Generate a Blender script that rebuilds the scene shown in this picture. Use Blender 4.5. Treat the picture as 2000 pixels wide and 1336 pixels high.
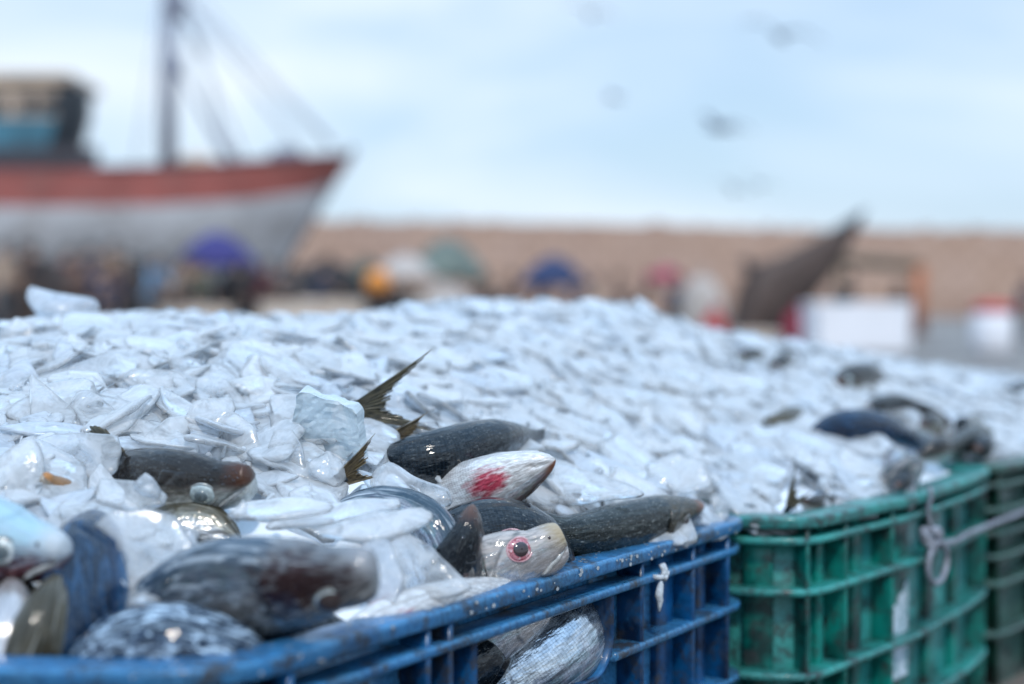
import bpy, bmesh, math, random
import numpy as np
from mathutils import Vector, Matrix, noise as mnoise
from math import radians as R, sin, cos, pi, sqrt

random.seed(7); rng = np.random.default_rng(7)
for c in list(bpy.data.objects): bpy.data.objects.remove(c)
sc = bpy.context.scene
COL = sc.collection

# ------------------------------------------------------------------ camera frame
FPX = 2778.0; CAMZ = 0.5; PITCH = math.atan(68/FPX)
def ray(px, py):
    v = Vector(((px-1000)/FPX, 1.0, -(py-668)/FPX))
    c, s = cos(-PITCH), sin(-PITCH)
    return Vector((v.x, v.y*c - v.z*s, v.y*s + v.z*c))
def P(px, py, d):
    r = ray(px, py); return Vector((0, 0, CAMZ)) + r*(d/r.y)

# ------------------------------------------------------------------ helpers
def tag(o, label=None, cat=None, group=None, kind=None):
    if label: o['label'] = label
    if cat: o['category'] = cat
    if group: o['group'] = group
    if kind: o['kind'] = kind
    return o
def empty(name, loc=(0,0,0), label=None, cat=None, group=None, kind=None):
    o = bpy.data.objects.new(name, None); COL.objects.link(o); o.location = loc
    o.empty_display_size = .05
    return tag(o, label, cat, group, kind)
def link(name, me, parent=None, mats=None):
    o = bpy.data.objects.new(name, me); COL.objects.link(o)
    if parent is not None:
        o.parent = parent
        o.matrix_parent_inverse = Matrix.Translation(-parent.location)
    if mats is not None:
        for m in (mats if isinstance(mats, (list, tuple)) else [mats]): me.materials.append(m)
    return o
def raw(name, verts, faces, mats=None, parent=None, smooth=True, uvs=None, mi=None):
    me = bpy.data.meshes.new(name)
    me.from_pydata([tuple(v) for v in verts], [], faces)
    if smooth: me.polygons.foreach_set('use_smooth', [True]*len(me.polygons))
    if uvs is not None:
        for nm, arr in uvs.items():
            l = me.uv_layers.new(name=nm)
            li = np.zeros(len(me.loops), dtype=np.int32); me.loops.foreach_get('vertex_index', li)
            l.data.foreach_set('uv', np.asarray(arr, dtype=np.float32)[li].ravel())
    if mi is not None: me.polygons.foreach_set('material_index', mi)
    me.update()
    return link(name, me, parent, mats)
class MB:
    def __init__(s): s.v = []; s.f = []; s.m = []
    def add(s, vs, fs, m=0):
        b = len(s.v); s.v += [Vector(v) for v in vs]; s.f += [tuple(i+b for i in f) for f in fs]; s.m += [m]*len(fs)
    def box(s, c, size, rot=None, m=0, taper=1.0):
        c = Vector(c); x, y, z = [q/2 for q in size]
        vs = []
        for k in (-1, 1):
            t = taper if k > 0 else 1
            for i, j in ((-1,-1),(1,-1),(1,1),(-1,1)): vs.append(Vector((i*x*t, j*y*t, k*z)))
        if rot is not None: vs = [rot @ v for v in vs]
        s.add([v+c for v in vs], [(3,2,1,0),(4,5,6,7),(0,1,5,4),(1,2,6,5),(2,3,7,6),(3,0,4,7)], m)
    def tube(s, pts, r, n=10, m=0, caps=True, flat=1.0):
        pts = [Vector(p) for p in pts]; K = len(pts)
        rs = r if isinstance(r, (list, tuple)) else [r]*K
        up = Vector((0,0,1)); vs = []; prev = None
        for i, p in enumerate(pts):
            t = (pts[min(i+1,K-1)]-pts[max(i-1,0)]).normalized()
            if prev is None: a = t.cross(up if abs(t.z) < .9 else Vector((1,0,0))).normalized()
            else: a = (prev - t*prev.dot(t)).normalized()
            prev = a; b = t.cross(a)
            for k in range(n):
                th = 2*pi*k/n; vs.append(p + (a*cos(th)+b*sin(th)*flat)*rs[i])
        fs = [(i*n+k, i*n+(k+1)%n, (i+1)*n+(k+1)%n, (i+1)*n+k) for i in range(K-1) for k in range(n)]
        if caps: fs += [tuple(range(n))[::-1], tuple(range((K-1)*n, K*n))]
        s.add(vs, fs, m)
    def lathe(s, c, prof, n=24, m=0, jit=0):
        c = Vector(c); vs = []
        for r, z in prof:
            for k in range(n):
                th = 2*pi*k/n; q = 1+jit*sin(3*th+z*9)
                vs.append(c+Vector((r*q*cos(th), r*q*sin(th), z)))
        K = len(prof)
        fs = [(i*n+k, i*n+(k+1)%n, (i+1)*n+(k+1)%n, (i+1)*n+k) for i in range(K-1) for k in range(n)]
        fs += [tuple(range(n))[::-1], tuple(range((K-1)*n, K*n))]
        s.add(vs, fs, m)
    def ball(s, c, r, n=16, m=0, sc_=(1,1,1)):
        prof = [(max(1e-4, r*sin(pi*i/n)), -r*cos(pi*i/n)) for i in range(n+1)]
        b = len(s.v); s.lathe((0,0,0), prof, n*2, m)
        for i in range(b, len(s.v)): s.v[i] = Vector((s.v[i].x*sc_[0], s.v[i].y*sc_[1], s.v[i].z*sc_[2]))+Vector(c)
    def build(s, name, mats, parent=None, smooth=False, bevel=0):
        o = raw(name, s.v, s.f, mats, parent, smooth, mi=s.m)
        if bevel:
            b = o.modifiers.new('b', 'BEVEL'); b.width = bevel; b.segments = 2; b.limit_method = 'ANGLE'
        return o

# ------------------------------------------------------------------ materials
class NT:
    def __init__(s, name):
        s.m = bpy.data.materials.new(name); s.m.use_nodes = True; s.t = s.m.node_tree
        s.t.nodes.clear(); s.out = s.t.nodes.new('ShaderNodeOutputMaterial')
    def n(s, typ, ins=None, **kw):
        nd = s.t.nodes.new(typ)
        for k, v in kw.items(): setattr(nd, k, v)
        for k, v in (ins or {}).items():
            if isinstance(v, bpy.types.NodeSocket): s.t.links.new(v, nd.inputs[k])
            else:
                if isinstance(v, tuple) and len(v) == 3 and nd.inputs[k].type == 'RGBA': v = (*v, 1)
                nd.inputs[k].default_value = v
        return nd
    def math(s, op, a, b=0.0, c=0.0, clamp=False):
        nd = s.n('ShaderNodeMath', {0: a, 1: b, 2: c}, operation=op); nd.use_clamp = clamp; return nd.outputs[0]
    def mix(s, f, a, b, blend='MIX'):
        nd = s.t.nodes.new('ShaderNodeMix'); nd.data_type = 'RGBA'; nd.blend_type = blend
        for i, v in ((0, f), (6, a), (7, b)):
            if isinstance(v, bpy.types.NodeSocket): s.t.links.new(v, nd.inputs[i])
            else: nd.inputs[i].default_value = (*v, 1) if isinstance(v, tuple) and len(v) == 3 else v
        return nd.outputs[2]
    def ramp(s, f, stops, interp='LINEAR'):
        nd = s.n('ShaderNodeValToRGB', {0: f}); cr = nd.color_ramp; cr.interpolation = interp
        while len(cr.elements) < len(stops): cr.elements.new(.5)
        for e, (p, c) in zip(cr.elements, stops):
            e.position = p; e.color = (*c, 1) if isinstance(c, tuple) else (c, c, c, 1)
        return nd.outputs[0]
    def mapr(s, v, a, b, c=0.0, d=1.0):
        nd = s.n('ShaderNodeMapRange', {0: v, 1: a, 2: b, 3: c, 4: d}); return nd.outputs[0]
    def noise(s, scale, detail=3, rough=.5, vec=None, dist=0.0, w=None):
        i = {'Scale': scale, 'Detail': detail, 'Roughness': rough, 'Distortion': dist}
        if vec is not None: i['Vector'] = vec
        return s.n('ShaderNodeTexNoise', i).outputs[0]
    def done(s, sh): s.t.links.new(sh, s.out.inputs[0]); return s.m
    def bump(s, h, dist=.001, st=1.0, normal=None):
        i = {'Height': h, 'Distance': dist, 'Strength': st}
        if normal is not None: i['Normal'] = normal
        return s.n('ShaderNodeBump', i).outputs[0]

def plain(name, col, rough=.6, metal=0, var=.25, scale=3.0, bump=0.0, dirt=None, coat=0):
    t = NT(name); g = t.n('ShaderNodeTexCoord').outputs['Object']
    nz = t.noise(scale, 4, .6, g)
    c = t.mix(t.mapr(nz, .3, .7), tuple(q*(1-var) for q in col), tuple(min(1, q*(1+var)) for q in col))
    if dirt: c = t.mix(t.mapr(t.noise(scale*2.3, 5, .7, g), .5, .72, 0, .8), c, dirt)
    i = {'Base Color': c, 'Roughness': rough, 'Metallic': metal, 'Coat Weight': coat}
    if bump: i['Normal'] = t.bump(t.noise(scale*8, 4, .6, g), bump)
    return t.done(t.n('ShaderNodeBsdfPrincipled', i).outputs[0])

def ice_mat(name, col=(.86,.915,.985), clear=(.12,.55), transl=.45, rough=.10):
    """thin frosted ice: cloudy scattering body with clearer patches, under a wet film"""
    t = NT(name); g = t.n('ShaderNodeNewGeometry').outputs['Position']
    n1 = t.noise(30, 3, .55, g, .5); n2 = t.noise(210, 3, .6, g); n3 = t.noise(13, 2, .5, g); n4 = t.noise(48, 3, .6, g, 1.2)
    c = t.mix(t.mapr(n3, .35, .65), tuple(q*k for q, k in zip(col, (.965,.98,.998))), col)
    c = t.mix(t.mapr(n4, .52, .72, 0, .6), c, (.95,.965,.99))
    h = t.math('ADD', t.math('ADD', t.math('MULTIPLY', n1, 1.0), t.math('MULTIPLY', n2, .10)), t.math('MULTIPLY', n4, .5))
    nm = t.bump(h, .0026, .55)
    df = t.n('ShaderNodeBsdfDiffuse', {'Color': c, 'Normal': nm}).outputs[0]
    tl = t.n('ShaderNodeBsdfTranslucent', {'Color': c}).outputs[0]
    body = t.n('ShaderNodeMixShader', {0: transl, 1: df, 2: tl}).outputs[0]
    tp = t.n('ShaderNodeBsdfTransparent', {'Color': (.98,.99,1)}).outputs[0]
    facing = t.n('ShaderNodeLayerWeight', {'Blend': .35}).outputs['Facing']
    k = t.math('MULTIPLY', t.mapr(n4, .62, .36, *clear), t.mapr(facing, .15, .85, 1, .25))
    b2 = t.n('ShaderNodeMixShader', {0: k, 1: body, 2: tp}).outputs[0]
    gl = t.n('ShaderNodeBsdfGlossy', {'Color': (1,1,1), 'Roughness': t.mapr(t.noise(70, 3, .6, g), .35, .65, rough*.5, rough*3), 'Normal': nm}).outputs[0]
    fr = t.n('ShaderNodeFresnel', {'IOR': 1.33, 'Normal': nm}).outputs[0]
    return t.done(t.n('ShaderNodeMixShader', {0: fr, 1: b2, 2: gl}).outputs[0])
M = {}
M['ice'] = ice_mat('frosted_ice', (.945,.975,1.0), (.48,.84), .5, .035)
M['ice_clear'] = ice_mat('clear_ice', (.92,.96,.995), (.45,.8), .5, .04)
M['ice_white'] = ice_mat('white_ice', (.955,.98,1.0), (.34,.70), .45, .06)
M['ice_cyan'] = ice_mat('cyan_ice', (.80,.92,.98), (.12,.42), .4, .12)
M['ice_blue'] = ice_mat('blue_ice', (.86,.925,.998), (.3,.62), .5, .06)
M['ice_bed'] = ice_mat('packed_ice', (.84,.915,.985), (0,.001), .0, .12)
ICES = ['ice', 'ice', 'ice_white', 'ice', 'ice_blue', 'ice_clear', 'ice_white']

def plastic(name, col, dark, scuff_highlight=(.30,.42,.52), grime=(.03,.03,.032), scuff_highlight_amt=.5, sheen_rough=.3):
    t = NT(name); g = t.n('ShaderNodeNewGeometry'); pos = g.outputs['Position']
    n1 = t.noise(14, 4, .65, pos); n2 = t.noise(70, 4, .7, pos); n3 = t.noise(260, 3, .7, pos)
    c = t.mix(t.mapr(n1, .40, .60), dark, col)
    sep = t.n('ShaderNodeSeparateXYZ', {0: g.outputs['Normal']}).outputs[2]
    edge = t.mapr(g.outputs['Pointiness'], .503, .54)
    # scuffs and edge wear, plus highlights painted onto upward faces and edges
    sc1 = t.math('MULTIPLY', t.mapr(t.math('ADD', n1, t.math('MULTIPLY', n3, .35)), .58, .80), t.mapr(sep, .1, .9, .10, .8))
    c = t.mix(t.math('MULTIPLY', sc1, scuff_highlight_amt), c, scuff_highlight)
    c = t.mix(t.math('MULTIPLY', edge, t.mapr(n3, .35, .6, .25, .8)), c, scuff_highlight)
    c = t.mix(t.mapr(t.math('ADD', t.noise(38, 5, .75, pos), t.math('MULTIPLY', n2, .3)), .64, .80, 0, .9), c, grime)
    c = t.mix(t.mapr(n3, .66, .74, 0, .35), c, scuff_highlight)
    h = t.math('ADD', t.math('MULTIPLY', n1, 1.6), t.math('MULTIPLY', n2, .5))
    p = t.n('ShaderNodeBsdfPrincipled', {'Base Color': c, 'Roughness': t.mapr(n2, .3, .7, sheen_rough, sheen_rough+.3),
        'Normal': t.bump(h, .0005, .7), 'Coat Weight': .35, 'Coat Roughness': .14, 'Coat IOR': 1.4, 'Specular IOR Level': .3}).outputs[0]
    return t.done(p)
M['blue_pl'] = plastic('blue_crate_plastic', (.0,.075,.225), (.0,.007,.028), scuff_highlight=(.06,.25,.48), sheen_rough=.22)
M['green_pl'] = plastic('green_crate_plastic', (.0,.20,.165), (.0,.026,.024), scuff_highlight=(.06,.34,.33), scuff_highlight_amt=.22)
M['dgreen_pl'] = plastic('dark_green_crate_plastic', (.003,.045,.032), (.002,.018,.012), scuff_highlight=(.10,.2,.18), scuff_highlight_amt=.25)

# fish skin driven by two UV maps: 'body' (u along, v belly->back), 'wrap' (u along, angle round)
def fish_mat(name, back=(.014,.022,.028), upper=(.05,.10,.15), flank=(.42,.50,.58), belly=(.72,.76,.80),
             snout=None, red=None, redpos=(.2,.35), redr=.07, split=.62, metal=.7, mottled=.3, scale_b=.5,
             headcol=None, iri=.35, spark=0.0, rough=.13, ls=0.0, lcol=(.55,.62,.70), lsx=(3.2,11), glint=0.0):
    t = NT(name)
    uv = t.n('ShaderNodeUVMap', uv_map='body').outputs[0]; wr = t.n('ShaderNodeUVMap', uv_map='wrap').outputs[0]
    s = t.n('ShaderNodeSeparateXYZ', {0: uv}); u, v = s.outputs[0], s.outputs[1]
    m1 = t.n('ShaderNodeVectorMath', {0: wr, 1: (7, 5, 1)}, operation='MULTIPLY').outputs[0]
    nz = t.noise(3.2, 5, .62, m1, .6)
    st = t.n('ShaderNodeVectorMath', {0: wr, 1: (12, 80, 1)}, operation='MULTIPLY').outputs[0]
    streak = t.noise(1.4, 3, .6, st)
    vv = t.math('ADD', v, t.math('MULTIPLY', t.math('SUBTRACT', nz, .5), .22))
    c = t.ramp(vv, [(0, belly), (max(.05, split-.30), belly), (split-.12, flank), (split, upper), (split+.14, back), (1, back)])
    # iridescent stripes along the flank
    hue = t.ramp(t.noise(2.0, 2, .5, m1), [(.3, (.16,.42,.62)), (.45, (.55,.50,.62)), (.55, (.30,.55,.60)), (.7, (.62,.58,.45))])
    band = t.math('MULTIPLY', t.mapr(vv, split-.35, split-.12), t.mapr(vv, split+.15, split))
    c = t.mix(t.math('MULTIPLY', band, iri), c, hue)
    c = t.mix(t.math('MULTIPLY', t.mapr(streak, .40, .75), mottled*.12), c, t.mix(t.mapr(vv, split-.1, split+.05), (.9,.92,.95), tuple(min(1, q*2.0+.002) for q in upper)))
    fine = t.noise(16, 5, .75, m1, .4)
    c = t.mix(t.mapr(fine, .36, .56, .12, 0), c, tuple(q*.35 for q in back))
    c = t.mix(t.mapr(t.noise(5, 4, .65, m1), .40, .62, .45, 0), c, tuple(q*.6 for q in upper))
    if ls:  # streaky highlights painted into the skin colour; a marking on the pale blue skin
        lg = t.n('ShaderNodeVectorMath', {0: wr, 1: (*lsx, 1)}, operation='MULTIPLY').outputs[0]
        lw = t.noise(1.6, 4, .6, lg, .9)
        c = t.mix(t.math('MULTIPLY', t.mapr(lw, .50, .66), ls), c, lcol); c = t.mix(t.math('MULTIPLY', t.mapr(lw, .46, .34), ls), c, tuple(q*.3 for q in back))
    if glint:  # wet glints painted in as pale silver spots of colour
        gn = t.noise(9, 3, .6, m1, .5); c = t.mix(t.math('MULTIPLY', t.mapr(gn, .60, .70), glint), c, (.42,.45,.44))
    # head, ahead of the gill edge: no scales, bonier colours
    head = t.mapr(u, .235, .205)
    if headcol: c = t.mix(t.math('MULTIPLY', head, t.mapr(nz, .3, .6, .2, .9)), c, headcol)
    if snout:
        sn = t.math('MULTIPLY', t.mapr(t.math('ADD', u, t.math('MULTIPLY', t.math('SUBTRACT', nz, .5), .06)), .075, .02), t.mapr(v, .40, .62, .0, 1))
        c = t.mix(sn, c, snout)
    # voronoi scales behind the gill edge
    ms = t.n('ShaderNodeVectorMath', {0: wr, 1: (210, 84, 1) if spark else (125, 46, 1)}, operation='MULTIPLY').outputs[0]
    vo = t.n('ShaderNodeTexVoronoi', {'Vector': ms, 'Scale': 1.0, 'Randomness': .22}, feature='F1')
    cell = vo.outputs['Distance']; rnd = t.n('ShaderNodeSeparateColor', {0: vo.outputs['Color']}).outputs[0]
    body = t.math('SUBTRACT', 1.0, head)
    c = t.mix(t.math('MULTIPLY', t.mapr(cell, .36, .62, 0, .34), body), c, (.03,.045,.06))
    c = t.mix(t.math('MULTIPLY', t.math('MULTIPLY', t.mapr(rnd, .7, .95), body), .04+spark*.8), c, (.55,.72,.88) if spark else (.5,.56,.6))
    if spark:
        c = t.mix(t.math('MULTIPLY', t.mapr(rnd, .30, .1), t.math('MULTIPLY', body, .7)), c, (.01,.08,.24))
    # gill edge and mouth lines
    du = t.math('ABSOLUTE', t.math('SUBTRACT', u, t.math('SUBTRACT', .232, t.math('MULTIPLY', t.math('POWER', t.math('SUBTRACT', v, .45), 2.0), .35))))
    c = t.mix(t.math('MULTIPLY', t.math('MULTIPLY', t.mapr(du, .012, .0), t.mapr(v, .12, .4)), .55), c, tuple(q*.5 for q in upper))
    if red:
        dx = t.math('MULTIPLY', t.math('SUBTRACT', u, redpos[0]), 1/redr)
        dy = t.math('MULTIPLY', t.math('SUBTRACT', v, redpos[1]), .32/redr)
        rr = t.math('ADD', t.math('POWER', dx, 2.0), t.math('POWER', dy, 2.0))
        rr = t.math('ADD', rr, t.math('MULTIPLY', t.math('SUBTRACT', t.noise(4.5, 3, .5, m1), .5), 3.0))
        c = t.mix(t.mapr(rr, 1.35, .2), c, t.mix(t.mapr(t.noise(9, 4, .6, m1), .4, .6), red, tuple(min(1, q*1.9+.006) for q in red)))
    nzs = t.noise(4.0, 1, .5, m1, .3); n2 = t.noise(18, 4, .7, m1); n2s = t.noise(14, 1, .5, m1)
    h = t.math('ADD', t.math('MULTIPLY', t.math('MULTIPLY', cell, body), -scale_b*.22), t.math('MULTIPLY', nzs, 1.0))
    h = t.math('ADD', h, t.math('MULTIPLY', n2s, .25))
    nm = t.bump(h, .0012, .6)
    cn_ = t.bump(t.math('ADD', nzs, t.math('MULTIPLY', n2s, .14)), .0013, .6)
    met = t.math('MULTIPLY', t.mapr(vv, split+.04, split-.10, .0, metal), t.mapr(nz, .3, .6, .6, 1))
    p = t.n('ShaderNodeBsdfPrincipled', {'Base Color': c, 'Roughness': t.mapr(n2, .35, .65, rough, rough+.18), 'Metallic': met,
        'Normal': nm, 'Coat Normal': cn_, 'Coat Weight': 1.0, 'Coat Roughness': .07, 'Coat IOR': 1.45, 'Specular IOR Level': 0.0}).outputs[0]
    return t.done(p)
def simple(name, col, rough=.3, metal=0, coat=.5, trans=0):
    t = NT(name); g = t.n('ShaderNodeNewGeometry').outputs['Position']; nz = t.noise(400, 3, .6, g)
    c = t.mix(t.mapr(nz, .35, .65), tuple(q*.75 for q in col), tuple(min(1, q*1.15) for q in col))
    return t.done(t.n('ShaderNodeBsdfPrincipled', {'Base Color': c, 'Roughness': rough, 'Metallic': metal, 'Coat Weight': coat, 'Coat Roughness': .04,
        'Transmission Weight': trans, 'Normal': t.bump(nz, .0003, .5)}).outputs[0])
def fin_mat(name, a=(.02,.022,.018), b=(.14,.12,.07)):
    t = NT(name); uv = t.n('ShaderNodeUVMap', uv_map='body').outputs[0]
    s = t.n('ShaderNodeSeparateXYZ', {0: uv})
    w = t.n('ShaderNodeVectorMath', {0: uv, 1: (2.5, 30, 1)}, operation='MULTIPLY').outputs[0]
    nz = t.noise(1.6, 3, .6, w)
    c = t.mix(t.mapr(nz, .38, .62), a, b)
    p = t.n('ShaderNodeBsdfPrincipled', {'Base Color': c, 'Roughness': .35, 'Coat Weight': .5, 'Coat Roughness': .1, 'Normal': t.bump(nz, .0012, .9)}).outputs[0]
    tl = t.n('ShaderNodeBsdfTranslucent', {'Color': c}).outputs[0]
    return t.done(t.n('ShaderNodeMixShader', {0: .2, 1: p, 2: tl}).outputs[0])
M['fin'] = fin_mat('dark_fin', (.015,.016,.012), (.17,.15,.09)); M['fin_brown'] = fin_mat('brown_fin', (.04,.03,.018), (.26,.19,.09))
M['iris_silver'] = simple('iris_silver', (.52,.60,.60), .25, .35, 1); M['pupil_grey'] = simple('pupil_clouded', (.11,.14,.15), .12, 0, 1)
M['iris_white'] = simple('iris_pale', (.66,.72,.72), .2, .2, 1)
M['iris_red'] = None; M['pupil_dark'] = simple('pupil_dark', (.028,.012,.014), .08, 0, 1)
M['iris_dim'] = simple('iris_dim', (.10,.10,.10), .25, .3, 1)
t = NT('iris_bloodshot'); g = t.n('ShaderNodeNewGeometry').outputs['Position']
cc = t.mix(t.mapr(t.noise(420, 4, .7, g, .8), .42, .6), (.30,.03,.05), (.55,.24,.28)); cc = t.mix(t.mapr(t.noise(260, 3, .6, g), .55, .65), cc, (.70,.55,.56))
M['iris_red'] = t.done(t.n('ShaderNodeBsdfPrincipled', {'Base Color': cc, 'Roughness': .15, 'Coat Weight': 1.0, 'Coat Roughness': .03, 'Normal': t.bump(t.noise(500, 3, .6, g), .0006)}).outputs[0])
M['gill'] = simple('gill_flesh', (.34,.05,.08), .22, 0, 1); M['lid'] = simple('eye_rim', (.16,.15,.14), .25, .1, 1)
M['lid_white'] = simple('eye_rim_pale', (.36,.38,.37), .22, .2, 1)
M['lid_pink'] = simple('eye_rim_pink', (.55,.30,.32), .2, 0, 1)
M['gum'] = simple('jaw_membrane', (.60,.66,.70), .12, .1, 1)

def lerp_tab(tab, u):
    for i in range(1, len(tab)):
        if u <= tab[i][0]:
            a, b = tab[i-1], tab[i]; return a[1]+(b[1]-a[1])*(u-a[0])/(b[0]-a[0])
    return tab[-1][1]
# ------------------------------------------------------------------ background
def B(px, py, d): return P(px, py, d)
def G(px, d): p = P(px, 600, d); return Vector((p.x, d, 0))
t = NT('quay_concrete'); pos = t.n('ShaderNodeNewGeometry').outputs['Position']
cc = t.mix(t.mapr(t.noise(.35, 5, .6, pos), .35, .65), (.11,.095,.085), (.24,.205,.18)); cc = t.mix(t.mapr(t.noise(2.5, 4, .6, pos), .45, .7, 0, .5), cc, (.07,.065,.065))
M['quay'] = t.done(t.n('ShaderNodeBsdfPrincipled', {'Base Color': cc, 'Roughness': t.mapr(t.noise(.8, 3, .5, pos), .4, .6, .3, .8), 'Normal': t.bump(t.noise(40, 4, .6, pos), .004)}).outputs[0])
mb = MB(); mb.add([(-400,-40,0),(400,-40,0),(400,600,0),(-400,600,0)], [(0,1,2,3)]); gr = mb.build('ground', M['quay']); tag(gr, 'brownish concrete quay of the fishing port', None, None, 'structure')
# sea wall of stone blocks
t = NT('stone_wall'); pos = t.n('ShaderNodeTexCoord').outputs['Object']
vm = t.n('ShaderNodeVectorMath', {0: pos, 1: (1, 0, 0)}, operation='MULTIPLY').outputs[0]
sep = t.n('ShaderNodeSeparateXYZ', {0: pos}); cmb = t.n('ShaderNodeCombineXYZ', {0: sep.outputs[0], 1: sep.outputs[2], 2: 0.0}).outputs[0]
br = t.n('ShaderNodeTexBrick', {'Vector': cmb, 'Color1': (.46,.30,.22), 'Color2': (.54,.375,.295), 'Mortar': (.26,.17,.13), 'Scale': 1.0, 'Mortar Size': .045, 'Brick Width': 1.3, 'Row Height': .6})
cc = t.mix(t.mapr(t.noise(.25, 4, .6, pos), .4, .65, 0, .5), br.outputs[0], (.40,.27,.22)); cc = t.mix(t.mapr(sep.outputs[2], 1.4, .3, 0, .3), cc, (.30,.20,.16))
M['wall'] = t.done(t.n('ShaderNodeBsdfPrincipled', {'Base Color': cc, 'Roughness': .85, 'Normal': t.bump(br.outputs[1], .03)}).outputs[0])
wl = empty('sea_wall', (0,72,0), 'long tan stone sea wall closing off the port behind everything', 'wall')
mb = MB(); a = Vector((-45,58,0)); b = Vector((75,84,0)); dr = (b-a).normalized(); nn = Vector((-dr.y,dr.x,0)); rs = random.Random(9)
def wall_h(x): return .5+ (lerp_tab([(-45,178),(-12,172),(8,160),(14,152),(30,150),(75,150)], x))*(lerp_tab([(-45,58),(75,84)], x))/FPX
N_ = 160; V = []
for i in range(N_+1):
    p = a.lerp(b, i/N_); h = wall_h(p.x)+rs.uniform(-.03, .03)
    for o_, z_ in ((0, 0), (0, h), (1.6, h), (1.6, 0)): V.append(p+nn*o_+Vector((0,0,z_))-Vector((0,72,0)))
me_ = raw('stonework', [v for v in V], [(i*4+k, i*4+k+1, i*4+k+5, i*4+k+4) for i in range(N_) for k in range(3)]+[(0,3,2,1),(N_*4,N_*4+1,N_*4+2,N_*4+3)], M['wall'], wl, False)
me_.matrix_parent_inverse = Matrix.Identity(4)
M['dark'] = plain('dark_cloth', (.035,.03,.032), .8, 0, .4, 4); M['capst'] = plain('cap_stone', (.30,.20,.16), .9, 0, .3, 2)
mb = MB()
for i in range(110):
    q = rs.random(); p = a.lerp(b, q)+nn*rs.uniform(.2, 1.3); s_ = rs.uniform(.10, .28)
    mb.box(p+Vector((0,0,wall_h(p.x)+s_*.4-.05))-Vector((0,72,0)), (s_*rs.uniform(.7, 2.4), s_, s_*.9), Matrix.Rotation(rs.uniform(-.5, .5), 3, 'Z'))
o = mb.build('loose_capping', M['capst'], wl); o.matrix_parent_inverse = Matrix.Identity(4)

# ---- ship
def c3(r, g, b): return (r, g, b)
M['hull_red'] = plain('red_hull_paint', (.34,.10,.085), .5, 0, .2, .8, 0, (.30,.17,.15)); M['hull_grey'] = plain('grey_hull_paint', (.50,.50,.52), .55, 0, .2, .5, 0, (.26,.23,.22))
M['trim'] = plain('dark_rail', (.05,.045,.055), .6); M['mast'] = plain('grey_mast', (.22,.235,.30), .5, 0, .2); M['teal'] = plain('teal_paint', (.045,.15,.21), .5, 0, .3, .7)
M['cream'] = plain('cream_paint', (.50,.38,.29), .6, 0, .25, .8); M['black'] = plain('black_paint', (.012,.018,.026), .5, 0, .3, .8)
SD_ = 45.0; K_ = SD_/FPX
def sx(px): return (px-1000)*K_
def sz(py): return .5+(600-py)*K_
ship = empty('fishing_trawler', (sx(0), SD_+1, 0), 'wooden fishing trawler with a red band over a grey hull and one tall mast', 'boat')
# stations from the stem (right) to the stern: px of sheer, y sheer, y band bottom, half beams
st = []
for i in range(41):
    q = i/40; px = 668-1500*q**1.15
    ysh = lerp_tab([(-900,286),(-500,312),(0,326),(200,328),(330,324),(440,314),(560,300),(668,284)], px)
    ybd = lerp_tab([(-900,360),(-500,388),(0,402),(200,402),(330,398),(500,384),(620,362),(668,340)], px)
    bm = 2.9*min(1, (1-(1-min(1, q*2.6))**2.2))+.03
    rake = lerp_tab([(0,1.0),(.1,.7),(.3,.25),(.6,0),(1,0)], q)
    st.append((sx(px), sz(ysh), sz(ybd), bm, rake, q))
V = []; mi = []; NJ = 15
for (x, zs, zb, bm, rk, q) in st:
    for side in (-1, 1):
        for j in range(NJ):
            f = j/(NJ-1)
            if j <= 3: z = zs+(zb-zs)*j/3; w = bm*(1-.05*j/3)
            else: g2 = (j-3)/(NJ-4); z = zb*(1-g2)+.15*g2; w = bm*.95*(1-g2**2.2*.92)*(1-.25*g2*rk)
            xx = x-rk*(zs-z)*.62
            V.append(Vector((xx, SD_+3.2+side*w-0, z)))
F = []; mi = []
for i in range(40):
    for s_ in (0, 1):
        for j in range(NJ-1):
            a0 = i*2*NJ+s_*NJ+j; b0 = a0+2*NJ; F.append((a0, b0, b0+1, a0+1)); mi.append(0 if j < 3 else 1)
hull = raw('hull', V, F, [M['hull_red'], M['hull_grey']], ship, True, mi=mi)
mb = MB(); dk = []
for (x, zs, zb, bm, rk, q) in st: dk += [(x, SD_+3.2-bm*.97, zs-.35), (x, SD_+3.2+bm*.97, zs-.35)]
mb.add(dk, [(i*2, i*2+1, i*2+3, i*2+2) for i in range(40)]); mb.build('deck', M['capst'], ship)
for s_ in (-1, 1):
    mb = MB(); mb.tube([(x, SD_+3.2+s_*bm, zs+.03) for (x, zs, zb, bm, rk, q) in st], .06, 8); mb.build('rail', M['trim'], ship, True)
mb = MB(); mb.tube([(st[0][0]-rr_*.62*(st[0][1]-.15), SD_+3.2, st[0][1]+.25-(st[0][1]+.1)*rr_) for rr_ in np.linspace(0, 1, 12)], .11, 8); mb.build('stem_post', M['trim'], ship, True)
MY = SD_+3.2
def sp(px, py, yo=0): k = (MY+yo)/FPX; return Vector(((px-1000)*k, MY+yo, .5+(600-py)*k))
mb = MB(); mb.tube([sp(329,345), sp(331,150), sp(336,-60)], [.30,.27,.22], 12); mb.ball(sp(341,130), .33, 8, sc_=(1,1,1.4)); mb.ball(sp(345,10), .4, 8, sc_=(1,1,1.6)); mast = mb.build('mast', M['mast'], ship, True)
M['rope'] = plain('ship_rope', (.32,.35,.42), .8)
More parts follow.
